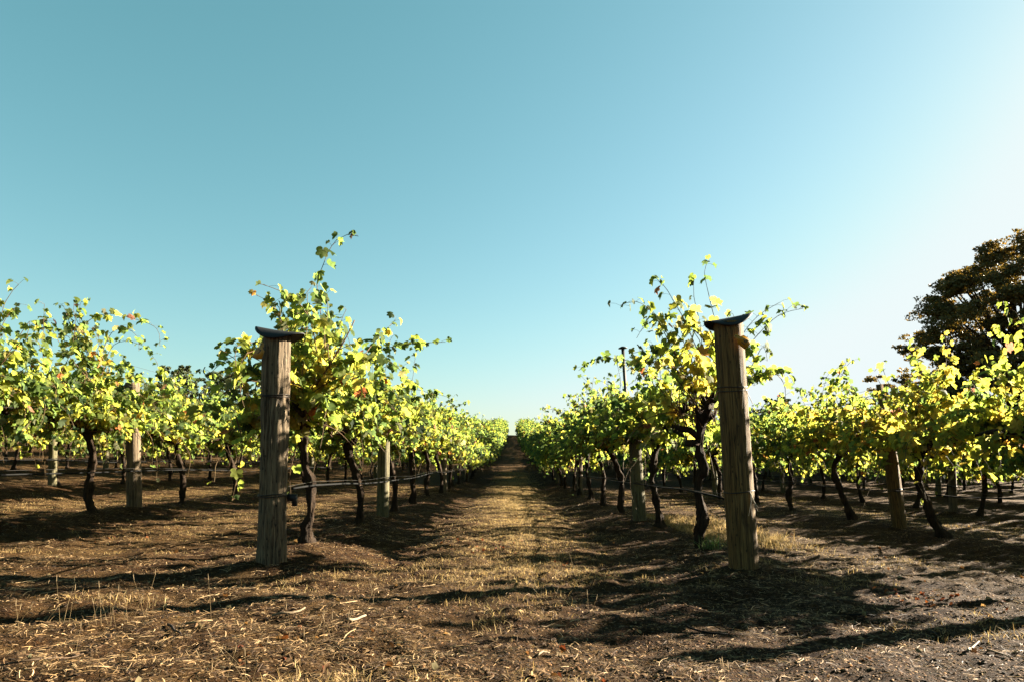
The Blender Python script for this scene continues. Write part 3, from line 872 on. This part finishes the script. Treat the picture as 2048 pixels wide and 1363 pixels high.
# right end post, leaning to the left
x, y = 1.78, 5.42
PR = empty('end_post', (x, y, gz(x, y) - .02), (R(-.5), R(-2.6), 0))
tag(PR, 'smoother brown end post on the right leaning left, with black cap and yellow tag 16', 'post', 'capped end posts')
mb = MB(); timber(mb, 1.90, .112, .110, 8, sides=72, rings=130, rough=.012, peel=.0015); mb.build('timber', M_POSTB, PR, True)
bent_cap(PR, 1.905, R(-9), R(6), shift=0)
number_tag(PR, '16', (.045, -.150, 1.735), R(-14), R(48), 1.2, R(0), .045, (0, -.022))
wire_tie(PR, .113, 1.39, .0035, 1, 1); wire_tie(PR, .113, 1.36, .0035, 1, 2); wire_tie(PR, .113, .585, .0035, 1, 3)
mb = MB()
for z in (1.40, .585):
    for k in range(3):
        rg = np.random.default_rng(int(z * 100) + k)
        tube(mb, [(.05, -.105, z), (.06 + rg.uniform(-.02, .02), -.122, z - .05), (.06 + rg.uniform(-.04, .05), -.118, z - .12 - .03 * k)], .0025, 5)
mb.build('string_knot', M_STRING, PR, True)

# end posts of the neighbouring rows (their shadows fall across the foreground)
for r, yy in ((2, 5.15), (-2, 5.2), (3, 5.2)):
    x = rowx(r); p = empty('end_post', (x, yy, gz(x, yy)), (0, R(-2), 0))
    tag(p, 'capped end post at the front of the %s' % ROWNAME[r], 'post', 'capped end posts')
    mb = MB(); timber(mb, 1.8, .11, .105, 20 + r, sides=40, rings=50); mb.build('timber', M_POSTB, p, True)
    bent_cap(p, 1.805, R(6), 0)

# line posts: timber with a steel extension
def line_post(r, y, h=1.4, seed=1, ext=True, lean=(0, 0), label='', mat=None, ext_h=2.35, capd=False, rad=.082, group=None, wide=False):
    x = rowx(r)
    p = empty('line_post', (x, y, gz(x, y)), (lean[1], lean[0], 0))
    tag(p, label, 'post', group or 'line posts between the vines')
    mb = MB(); timber(mb, h, rad * 1.06, rad * .95, seed, 28, 36, .02, .001); mb.build('timber', mat or M_POSTC, p, True)
    wire_tie(p, rad * 1.02, .52, .003, 2, seed)
    if ext:
        mb = MB(); xo = -.055
        # angle-iron section with punched face
        z0, z1 = h - .55, ext_h
        for bx, by, sx, sy in ((xo - rad * .45, -rad * .2, .045, .005), (xo - rad * .45 + .021, -rad * .2 + .0245, .004, .042)):
            boxm(mb, (bx, by - .065, (z0 + z1) / 2), (sx, sy, z1 - z0))
        if wide:
            mb = MB(); boxm(mb, (xo - rad * .3, -rad - .016, (h - .3 + ext_h) / 2), (.085, .03, ext_h - h + .3))
        mb.build('timber_extension' if wide else 'steel_extension', M_POSTB if wide else M_STEEL, p)
        if capd:
            mb = MB(); tube(mb, [(xo - rad * .45, -.085, ext_h), (xo - rad * .45, -.085, ext_h + .012), (xo - rad * .45, -.085, ext_h + .03)], [.065, .06, .02], 16)
            mb.build('steel_cap', M_RUBBER, p, True)
    return p
line_post(-1, 9.8, 1.6, 1, False, (R(.3), 0), 'greenish timber line post behind the second vine in the row left of the track')
line_post(1, 9.92, 1.62, 2, True, (R(-3.2), R(0)), 'timber line post with tall dark steel extension and flat cap in the right row', M_POSTC, 2.42, True, .092)
line_post(-2, 10.15, 1.8, 3, False, (R(-2.6), 0), 'grey timber line post with split face in the second row left of the track', M_POSTA, rad=.098)
line_post(2, 9.9, 1.5, 4, True, (R(-5.8), R(0)), 'leaning timber line post with a batten nailed on top, second row right', M_POSTB, 2.02, False, .09, wide=True)
k = 0
for r in (-1, 1, -2, 2, -3, 3, -4, 4):
    y = {-1: 18.7, 1: 18.5, -2: 19, 2: 18.8, -3: 13.9, 3: 14.5, -4: 22, 4: 21}[r]; q = 0
    while y < (100 if abs(r) == 1 else 46):
        near = y < 24
        lab = ('%s timber line post along the %s' % (ORD[q + (1 if abs(r) < 3 else 0)], ROWNAME[r])) if near else 'small far line post, %s visible in the %s' % (ORD[q], ROWNAME[r])
        line_post(r, y, 1.45 + rr.uniform(-.05, .1), 10 + k, near, (R(rr.uniform(-3, 1)), R(rr.uniform(-1, 1))), lab, [M_POSTA, M_POSTC, M_POSTC][k % 3], 2.1, False, .075,
                  None if near else 'far line posts, %s' % ROWNAME[r])
        y += 9.05; k += 1; q += 1

# ------------------------------------------------------------------ wires and irrigation pipe
def run(r, y0, y1, hts, sag, rad, name, mat, label, cat, sides=6, jit=.01, dx=0.0, y00=None):
    mb = MB(); xs = rowx(r)
    ys = np.arange(y0, y1, .35)
    rg = np.random.default_rng(abs(int(r * 37 + hts * 100)))
    base = np.interp(ys, np.arange(0, 130, 2.0), height(np.full(65, xs), np.arange(0, 130, 2.0), False))
    s = ((ys - y0) % 9.05) / 9.05
    small = np.interp(ys, np.arange(0, 130, 1.2), rg.normal(0, jit, 109))
    pts = np.stack([xs + dx + small * 1.5, ys, base + hts - sag * 4 * s * (1 - s) + small], -1)
    if y00 is not None: pts[0] = y00
    tube(mb, pts, rad, sides, cap=True)
    o = mb.build(name, mat, None, True); tag(o, label, cat, '%s runs along the rows' % cat)
    return o
SIDE = {-1: 'left row beside the track', 1: 'right row beside the track', -2: 'second row left', 2: 'second row right', -3: 'third row left', 3: 'third row right'}
for r in (-1, 1, -2, 2, -3, 3):
    y0 = {-1: 5.38, 1: 5.6, -2: 5.3, 2: 5.25, -3: 5.3, 3: 5.3}[r]
    end = 37
    run(r, y0, end, .53, .02, .0085, 'irrigation_pipe', M_HOSE, 'black irrigation pipe strung low along the %s' % SIDE[r], 'pipe', 7, .014, .10 if r < 0 else -.09)
    run(r, y0, end, .56, .01, .0022, 'support_wire', M_WIRE, 'thin wire carrying the irrigation pipe of the %s' % SIDE[r], 'wire', 4, .006, .09 if r < 0 else -.08)
    run(r, y0, end, 1.24 if r != 1 else 1.36, .02, .0026, 'trellis_wire', M_WIRE, 'taut wire at arm height in the %s' % SIDE[r], 'wire', 4, .004)
    if r != -1:
        run(r, 9.9, end, 1.72, .03, .0022, 'trellis_wire', M_WIRE, 'thin foliage wire above the arms in the %s' % SIDE[r], 'wire', 4, .004)
        run(r, 9.9, end, 2.02, .03, .0022, 'trellis_wire', M_WIRE, 'topmost foliage wire of the %s' % SIDE[r], 'wire', 4, .004)

# ------------------------------------------------------------------ trees
def make_tree(name, base, H, W, seed, nclump, per, leaf, label, cols, trunk_r=.35, flat=.5, low=.25, top_round=1.0, group=None, clump_r=.16, hole=.0, cat='tree', D=None):
    rng = np.random.default_rng(seed)
    root = empty(name, base); tag(root, label, cat, group)
    tb = MB(); lb = MB()
    D = D or W
    h0 = H * low * .9
    tube(tb, [(0, 0, -.3), (.05 * W * .1, 0, h0 * .5), (0, 0, h0), (.02 * W, 0, H * .6)], [trunk_r * 1.2, trunk_r, trunk_r * .85, trunk_r * .35], 12, rough=.1, seed=seed)
    cl = []
    for k in range(nclump):
        t = (k + .5) / nclump
        z = low + (1 - low) * (1 - (1 - t) ** 1.0)
        e = math.sqrt(max(.02, 1 - abs((z - (low + (1 - low) * .46)) / ((1 - low) * (.575 if z > low + (1 - low) * .46 else .6))) ** 3.6))
        az = k * 2.399 + rng.normal(0, .3)
        rr_ = e * (rng.uniform(.35, 1.0) ** .6) * (1 + rng.normal(0, .07))
        p = np.array([math.cos(az) * W / 2 * rr_, math.sin(az) * D / 2 * rr_, z * H + rng.normal(0, .02) * H])
        cl.append(p)
    for p in cl:
        s = np.array([0, 0, max(h0 * .8, p[2] * .62)]) + np.array([p[0], p[1], 0]) * .12
        m = s * .45 + p * .55 + np.array([0, 0, -.04 * H]) * rng.uniform(.2, 1)
        tube(tb, smooth_poly([s, m, p], .6), np.linspace(trunk_r * .28, .02, len(smooth_poly([s, m, p], .6))), 5, cap=False)
    P = []; 
    for p in cl:
        cr = W * clump_r * rng.uniform(.65, 1.25)
        nsub = max(3, int(per / 60))
        for q in range(nsub):
            d = rng.normal(0, 1, 3); d /= np.linalg.norm(d)
            c = p + d * cr * np.array([1, 1, flat]) * rng.uniform(.3, 1)
            sr = cr * rng.uniform(.18, .36)
            g = rng.normal(0, 1, (60, 3)); g /= np.linalg.norm(g, axis=1, keepdims=True); g *= rng.uniform(.2, 1, (60, 1)) ** .5
            P.append(c + g * sr * np.array([1.3, 1.3, .6]))
    P = np.concatenate(P); n = len(P)
    d = rng.normal(0, 1, (n, 3)); nn = rng.normal(0, 1, (n, 3)) + np.array([0, 0, .6])
    ci = rng.integers(0, len(cols), n)
    c = np.array(cols)[ci] * rng.uniform(.7, 1.3, (n, 1))
    leaf_block(lb, P, d, nn, rng.uniform(.6, 1.3, n) * leaf, c, 0, rng)
    tb.build('trunk', M_TREEBARK, root, True); lb.build('crown', M_TREELEAF, root)
    return root
OL = [(.095, .078, .023), (.13, .098, .028), (.07, .058, .019), (.16, .108, .033)]
DG = [(.022, .040, .014), (.035, .055, .018), (.045, .06, .02)]
def on_ground(pxx, Z): 
    x = (pxx - 1024) / 1400 * Z; return (x, Z, gz(x, Z))
b = on_ground(2052, 46)
make_tree('big_tree', b, 13.9, 11.6, 5, 150, 1300, .10, 'huge spreading brown-green tree rising behind the vines at the right edge', OL, .55, .55, .12, clump_r=.11)
for i, (pxx, top, Z, W, lab) in enumerate([
        (395, 742, 70, 6, 'dark rounded tree top showing above the left vine rows, left one of three'),
        (452, 748, 74, 4.5, 'dark bushy tree top above the left vine rows, middle one of three'),
        (503, 742, 76, 5, 'dark tree top just left of the left end post, beyond the rows'),
        (350, 735, 66, 4, 'small dark tree half hidden by the tall second row on the left')]):
    x, yy, z = on_ground(pxx, Z); H = CAMZ + (HZ - top) / 1400 * Z - z
    make_tree('distant_tree', (x, yy, z), H, W, 30 + i, 22, 300, .13, lab, DG, .16, .6, .2, group='distant trees on the skyline', clump_r=.2)
for i, (pxx, top, Z, W, low, lab) in enumerate([
        (1560, 795, 90, 3.4, .6, 'small umbrella-shaped gum tree on the skyline right of the right end post'),
        (1508, 822, 92, 4.5, .2, 'low dark bush on the skyline just right of the right end post'),
        (1592, 812, 95, 4.0, .2, 'bluish low tree on the skyline right of the umbrella-shaped one'),
        (1800, 748, 62, 5.5, .15, 'dark tree behind the leaning post of the second right row'),
        (1905, 745, 60, 7.0, .1, 'dark bushy tree in front of the huge tree on the right')]):
    x, yy, z = on_ground(pxx, Z); H = CAMZ + (HZ - top) / 1400 * Z - z
    make_tree('distant_tree', (x, yy, z), H, W, 50 + i, 24, 300, .12, lab, DG if i < 3 else OL, .14, .5, low, group='distant trees on the skyline', clump_r=.2)

# ------------------------------------------------------------------ ground litter
rng = np.random.default_rng(77)
def sample_ground(n, z0=2.1, z1=26, power=-0.35, xm=.80, rg=rng):
    u = rg.random(n); a = power + 1
    Z = (z0 ** a + u * (z1 ** a - z0 ** a)) ** (1 / a)
    X = rg.uniform(-1, 1, n) * (Z * xm + .15)
    return X, Z
def strips(name, mat, X, Y, length, width, cols, lift, curv, flat=True, label='', rg=rng, hgt=None, kind='stuff', smooth=False, az=None):
    n = len(X); m = 4
    az = rg.uniform(0, 2 * np.pi, n) if az is None else az
    dx = np.cos(az); dy = np.sin(az)
    t = np.linspace(0, 1, m)[None, :]
    k = rg.normal(0, curv, (n, 1))
    s = (t - .5) * length[:, None]
    off = k * (t - .5) ** 2 * length[:, None]
    cx = X[:, None] + dx[:, None] * s - dy[:, None] * off
    cy = Y[:, None] + dy[:, None] * s + dx[:, None] * off
    zz = height(X, Y)[:, None] + lift[:, None] * (.3 + rg.uniform(-.4, 1.0, (n, 1)) * (t - .2) * 2) + .006 + .3 * lift[:, None] * np.sin(t * 3.1)
    zz = np.maximum(zz, height(cx, cy) + .001)
    wv = width[:, None] * (1 - .6 * np.abs(t - .4))
    tilt = rg.uniform(-.8, .8, (n, 1))
    px_ = -dy[:, None] * wv; py_ = dx[:, None] * wv; pz_ = tilt * wv
    A = np.stack([cx + px_, cy + py_, zz + pz_], -1); B = np.stack([cx - px_, cy - py_, zz - pz_], -1)
    V = np.stack([A, B], 2).reshape(n, m * 2, 3)
    f = np.array([[2 * i, 2 * i + 1, 2 * i + 3, 2 * i + 2] for i in range(m - 1)])
    Fa = (f[None] + (np.arange(n) * m * 2)[:, None, None]).reshape(-1, 4)
    mb = MB(); mb.add(V.reshape(-1, 3), Fa, np.repeat(cols, m * 2, 0))
    o = mb.build(name, mat); tag(o, label, name.replace('_', ' ').split()[-1], kind=kind)
    return o
def patch(X, Y, sc, seed): return vnoise(X * sc, Y * sc, seed)
def pick(pal, n, rg=rng, j=.35): return np.array(pal)[rg.integers(0, len(pal), n)] * rg.uniform(1 - j, 1 + j, (n, 1))

n = 250000
X, Y = sample_ground(n)
keep = rng.random(n) < np.clip(2.2 * (.5 * patch(X, Y, 1.1, 11) + .5 * patch(X, Y, 3.7, 12) - .28), .06, 1)
X, Y = X[keep], Y[keep]; n = len(X)
STR = [(.38, .26, .125), (.26, .17, .08), (.58, .43, .25), (.08, .045, .02), (.13, .08, .037), (.05, .028, .014)]
ln = rng.uniform(.015, .065, n) * np.where(rng.random(n) < .1, 1.9, 1)
strips('straw_litter', M_STRAW, X, Y, ln, rng.uniform(.0007, .0019, n), pick(STR, n), rng.uniform(.0, .012, n), .35, label='broken dry straw and stalks scattered over the soil')

def chips(name, n, smin, smax, pal, label, z1=18, sel=None, power=-.5):
    X, Y = sample_ground(n, z1=z1, power=power)
    if sel is not None:
        k = sel(X, Y); X, Y = X[k], Y[k]
    n = len(X)
    base = np.array([(1, 0, 0), (.3, .95, 0), (-.8, .6, 0), (-.8, -.6, 0), (.3, -.95, 0), (.0, .1, 1)])
    f = np.array([[0, 1, 5], [1, 2, 5], [2, 3, 5], [3, 4, 5], [4, 0, 5]])
    s = rng.uniform(smin, smax, (n, 1)) * np.where(rng.random((n, 1)) < .08, 1.8, 1)
    V = base[None] * (1 + rng.uniform(-.3, .3, (n, 6, 3)))
    V = V * s[:, :, None] * np.stack([rng.uniform(.8, 1.6, n), rng.uniform(.5, 1, n), rng.uniform(.3, .8, n)], -1)[:, None, :]
    a = rng.uniform(0, 6.28, n); ca, sa = np.cos(a)[:, None], np.sin(a)[:, None]
    Vx = V[..., 0] * ca - V[..., 1] * sa; Vy = V[..., 0] * sa + V[..., 1] * ca
    tl = rng.normal(0, .25, (n, 1)); Vz = V[..., 2] + tl * V[..., 0]
    Vz = Vz + height(X, Y)[:, None] - .001
    V = np.stack([Vx + X[:, None], Vy + Y[:, None], Vz], -1)
    Fa = (f[None] + (np.arange(n) * 6)[:, None, None]).reshape(-1, 3)
    mb = MB(); mb.add(V.reshape(-1, 3), Fa, np.repeat(pick(pal, n), 6, 0))
    o = mb.build(name, M_CHIP); tag(o, label, name.split('_')[-1], kind='stuff')
chips('bark_mulch', 110000, .0035, .010, [(.045, .027, .014), (.09, .057, .03), (.14, .09, .048), (.022, .014, .008), (.045, .027, .014), (.24, .165, .09)], 'crumbs of bark, soil and mulch covering the ground')
chips('gravel', 34000, .0035, .0085, [(.25, .14, .066), (.14, .073, .031), (.38, .24, .125), (.085, .042, .018)], 'small pale stones strewn over the bare soil at the lower right', 10,
      lambda X, Y: (patch(X, Y, .8, 21) + .35 * np.clip(X / 2, -1, 1) > .48), -.8)

# dry grass tufts
def grass(name, X, Y, hgt, nb, pal, label, rg=rng, spread=.05, kind='stuff', parent=None, cat='grass', curve=1.9, w=.0013):
    n = len(X); N_ = n * nb
    bx = np.repeat(X, nb) + rg.normal(0, spread, N_); by = np.repeat(Y, nb) + rg.normal(0, spread, N_)
    h = np.repeat(hgt, nb) * rg.uniform(.45, 1.15, N_)
    az = rg.uniform(0, 6.28, N_); le = rg.uniform(.05, curve, N_)
    z0 = height(bx, by) - .004
    t = np.array([0, .4, .75, 1.0])[None]
    cx = bx[:, None] + np.cos(az)[:, None] * le[:, None] * h[:, None] * t ** 1.8
    cy = by[:, None] + np.sin(az)[:, None] * le[:, None] * h[:, None] * t ** 1.8
    cz = z0[:, None] + h[:, None] * t * (1 - .25 * le[:, None] * t)
    a2 = rg.uniform(0, 6.28, N_); ww = (w * rg.uniform(.6, 1.4, N_))[:, None] * np.array([1, .9, .6, .15])[None] * (1 + by[:, None] * .05)
    wx = np.cos(a2)[:, None] * ww; wy = np.sin(a2)[:, None] * ww
    A = np.stack([cx + wx, cy + wy, cz], -1); B = np.stack([cx - wx, cy - wy, cz], -1)
    V = np.stack([A, B], 2).reshape(-1, 3)
    f = np.array([[2 * i, 2 * i + 1, 2 * i + 3, 2 * i + 2] for i in range(3)])
    Fa = (f[None] + (np.arange(N_) * 8)[:, None, None]).reshape(-1, 4)
    mb = MB(); mb.add(V, Fa, np.repeat(pick(pal, N_, rg), 8, 0))
    o = mb.build(name, M_GRASS, parent)
    if parent is None: tag(o, label, cat, kind=kind)
    return o
GOLD = [(.44, .31, .12), (.30, .20, .07), (.56, .43, .20), (.20, .13, .05), (.36, .24, .10)]
Xs, Ys, Hs = [], [], []
n = 8500; a = rng.uniform(5.0, 36, n) ** 1.0; Yc = 5.2 + (a - 5.2) ** 1.0; Xc = rng.normal(.12, .42, n)
Xs.append(Xc); Ys.append(Yc); Hs.append(rng.uniform(.012, .045, n))
for cx_ in (-3.6, 3.6, 7.3, -7.3):
    n = 1500; Yc = rng.uniform(6.0, 24, n); Xc = rng.normal(cx_, .75, n)
    k = patch(Xc, Yc, .9, 31) > .38; Xs.append(Xc[k]); Ys.append(Yc[k]); Hs.append(rng.uniform(.012, .045, k.sum()))
n = 1500; Xc, Yc = sample_ground(n, 2.2, 6, -.2)
k = patch(Xc, Yc, 1.3, 32) > .5; Xs.append(Xc[k]); Ys.append(Yc[k]); Hs.append(rng.uniform(.02, .06, k.sum()))
# golden strip between right row and second right row
n = 500; Yc = rng.uniform(7.3, 12, n); Xc = rng.uniform(2.2, 3.3, n); Xs.append(Xc); Ys.append(Yc); Hs.append(rng.uniform(.07, .16, n))
X = np.concatenate(Xs); Y = np.concatenate(Ys); Hh = np.concatenate(Hs)
grass('dry_grass', X, Y, Hh, 15, GOLD, 'short dead golden grass along the track and between the rows')
# thin standing stalks in the left foreground
st = [(130, 1245, 95), (205, 1250, 55), (232, 1250, 100), (218, 1250, 80), (305, 1235, 82), (318, 1230, 50), (420, 1240, 90), (275, 1245, 50), (515, 1340, 130), (605, 1245, 55),
      (655, 1270, 60), (680, 1260, 60), (45, 1265, 60), (95, 1245, 30), (480, 1340, 60), (620, 1300, 60), (1175, 1190, 30), (1085, 1190, 35), (740, 1200, 30), (1745, 1120, 40), (1465, 1330, 50), (1135, 1120, 25), (410, 1330, 40), (160, 1300, 50)]
mb = MB(); rg = np.random.default_rng(4)
for a, b, h in st:
    Z = CAMZ * 1400 / (b - HZ); x = (a - 1024) / 1400 * Z; hh = h / 1400 * Z; z = gz(x, Z)
    for q in range(rg.integers(1, 4)):
        lx, ly = rg.normal(0, .28), rg.normal(0, .25); x2 = x + rg.normal(0, .03); f_ = rg.uniform(.5, 1)
        P = [(x2, Z, z), (x2 + lx * hh * .4, Z + ly * hh * .4, z + hh * .5 * f_), (x2 + lx * hh, Z + ly * hh, z + hh * f_)]
        tube(mb, P, [.0010, .0008, .0006], 4, (.34, .26, .14), cap=False)
        tube(mb, [P[2], (P[2][0] + lx * .03, P[2][1], P[2][2] + .03)], [.002, .0008], 4, (.40, .32, .2), cap=False)
o = mb.build('dry_stalks', M_GRASS); tag(o, 'thin upright dead grass stalks standing in the left foreground', 'stalks', kind='stuff')

# fallen vine leaves on the ground
def ground_leaves():
    X, Y = sample_ground(900, 2.2, 20, -.3)
    hot = [((960, 1085), 60, .28), ((1110, 1105), 15, .1), ((1860, 1165), 45, .16), ((1190, 1125), 12, .08), ((1035, 1028), 20, .2), ((650, 1245), 10, .15), ((1020, 1300), 8, .2), ((230, 1085), 12, .2), ((560, 1290), 10, .2)]
    xs, ys = [X], [Y]
    for (a, b), n, s in hot:
        Z = CAMZ * 1400 / (b - HZ); xs.append((a - 1024) / 1400 * Z + rng.normal(0, s, n)); ys.append(Z + rng.normal(0, s * 1.1, n))
    X = np.concatenate(xs); Y = np.concatenate(ys); n = len(X); nh = n - 900
    P = np.stack([X, Y, height(X, Y) + rng.uniform(.006, .022, n)], -1)
    az = rng.uniform(0, 6.28, n)
    tip = np.stack([np.cos(az), np.sin(az), rng.normal(.1, .3, n)], -1)
    nor = np.stack([rng.normal(0, .45, n), rng.normal(0, .45, n), np.ones(n)], -1)
    c = pick([(.07, .035, .017), (.12, .065, .03), (.16, .10, .05), (.05, .028, .016), (.20, .14, .075)], n)
    c[900:] = pick([(.12, .035, .016), (.16, .06, .022), (.09, .03, .015), (.20, .12, .055)], nh)
    mb = MB(); leaf_block(mb, P, tip, nor, rng.uniform(.010, .026, n), c, 1, rng, 2.1)
    o = mb.build('fallen_leaves', M_DEADLEAF); tag(o, 'curled brown and red vine leaves fallen on the soil', 'leaves', kind='stuff')
ground_leaves()

# green tuft at the foot of the right front vine
x, y = (1418 - 1024) / 1400 * 6.6, 6.6
mbg = grass('grass_tuft', np.array([x, x + .05, x - .04]), np.array([y, y + .03, y]), np.array([.16, .13, .12]), 26, [(.07, .13, .03), (.11, .18, .05), (.16, .20, .08)], 'fresh green grass tuft at the foot of the right front vine', spread=.03, kind=None, cat='grass tuft', w=.003)
if 'kind' in mbg: del mbg['kind']

# fallen sticks and hose offcuts, each a thing of its own
def gpt(a, b, lift=.01):
    Z = CAMZ * 1400 / (b - HZ)
    for _ in range(4):
        x = (a - 1024) / 1400 * Z; Z = (CAMZ - gz(x, Z)) * 1400 / (b - HZ)
    x = (a - 1024) / 1400 * Z
    return np.array([x, Z, gz(x, Z) + lift])
def stick(P, r, col, name, label, mat=M_CANE, cat='stick', bark=False, grp=None):
    pts = [gpt(a, b, r * 1.2) for a, b in P]; base = pts[0].copy()
    q = smooth_poly([p - base for p in pts], .04)
    q[:, 2] = np.array([gz(base[0] + v[0], base[1] + v[1]) for v in q]) - base[2] + r * 1.6
    col = tuple(c * .6 for c in col); mb = MB(); s = np.linspace(0, 1, len(q)); tube(mb, q, r * .75 * (1 - .5 * s), 8, col, .25, 3)
    o = mb.build(name, mat, None, True, tuple(base)); tag(o, label, cat, grp)
for P, r, col, lab in [
        ([(1075, 1308), (1090, 1300), (1098, 1292)], .006, (.42, .34, .22), 'short pale stick lying left of centre near the bottom edge'),
        ([(1922, 1300), (1935, 1290), (1945, 1282)], .009, (.45, .38, .27), 'whitish forked stick in the right foreground'),
        ([(1080, 1250), (1105, 1243), (1130, 1240)], .006, (.36, .26, .14), 'tan curved stick in the centre foreground below the dark shadow'),
        ([(380, 1252), (405, 1243), (432, 1240)], .008, (.40, .29, .15), 'light tan stick under the left post shadow'),
        ([(0, 1328), (80, 1318), (180, 1304)], .006, (.15, .10, .06), 'long thin brown twig lying in the lower left corner'),
        ([(550, 1232), (590, 1226), (615, 1216)], .010, (.33, .26, .17), 'grey-tan piece of cane lying in front of the left end post'),
        ([(700, 1240), (735, 1232)], .012, (.42, .34, .24), 'stubby pale cane piece left of the centre foreground'),
        ([(345, 1248), (360, 1262), (372, 1270)], .009, (.05, .03, .02), 'dark stick lying aslant in the left foreground'),
        ([(1960, 1296), (1985, 1304), (2005, 1312)], .007, (.34, .26, .16), 'curved tan stick near the right edge of the foreground'),
        ([(1855, 1262), (1870, 1276)], .006, (.06, .04, .03), 'thin dark twig pointing at the viewer in the right foreground'),
        ([(1700, 1112), (1740, 1115), (1780, 1117)], .006, (.08, .05, .03), 'long dark twig lying on the pale track at the right'),
        ([(1130, 1020), (1150, 1012), (1160, 1005)], .006, (.42, .34, .22), 'pale twig in the rut beside the right row')]:
    stick(P, r, col, 'fallen_stick', lab, grp='sticks lying on the ground')
for P, lab in [([(1368, 1250), (1385, 1258), (1415, 1264), (1450, 1266)], 'black curved pipe offcut lying in the shadow right of centre'),
               ([(1036, 1155), (1050, 1160), (1068, 1161), (1076, 1157)], 'small black pipe offcut curled on the middle of the track'),
               ([(1690, 1224), (1720, 1228), (1745, 1228)], 'short black pipe offcut near the long shadow at the right')]:
    stick(P, .008, (1, 1, 1), 'pipe_offcut', lab, M_HOSE, 'pipe offcut', grp='pipe offcuts on the ground')
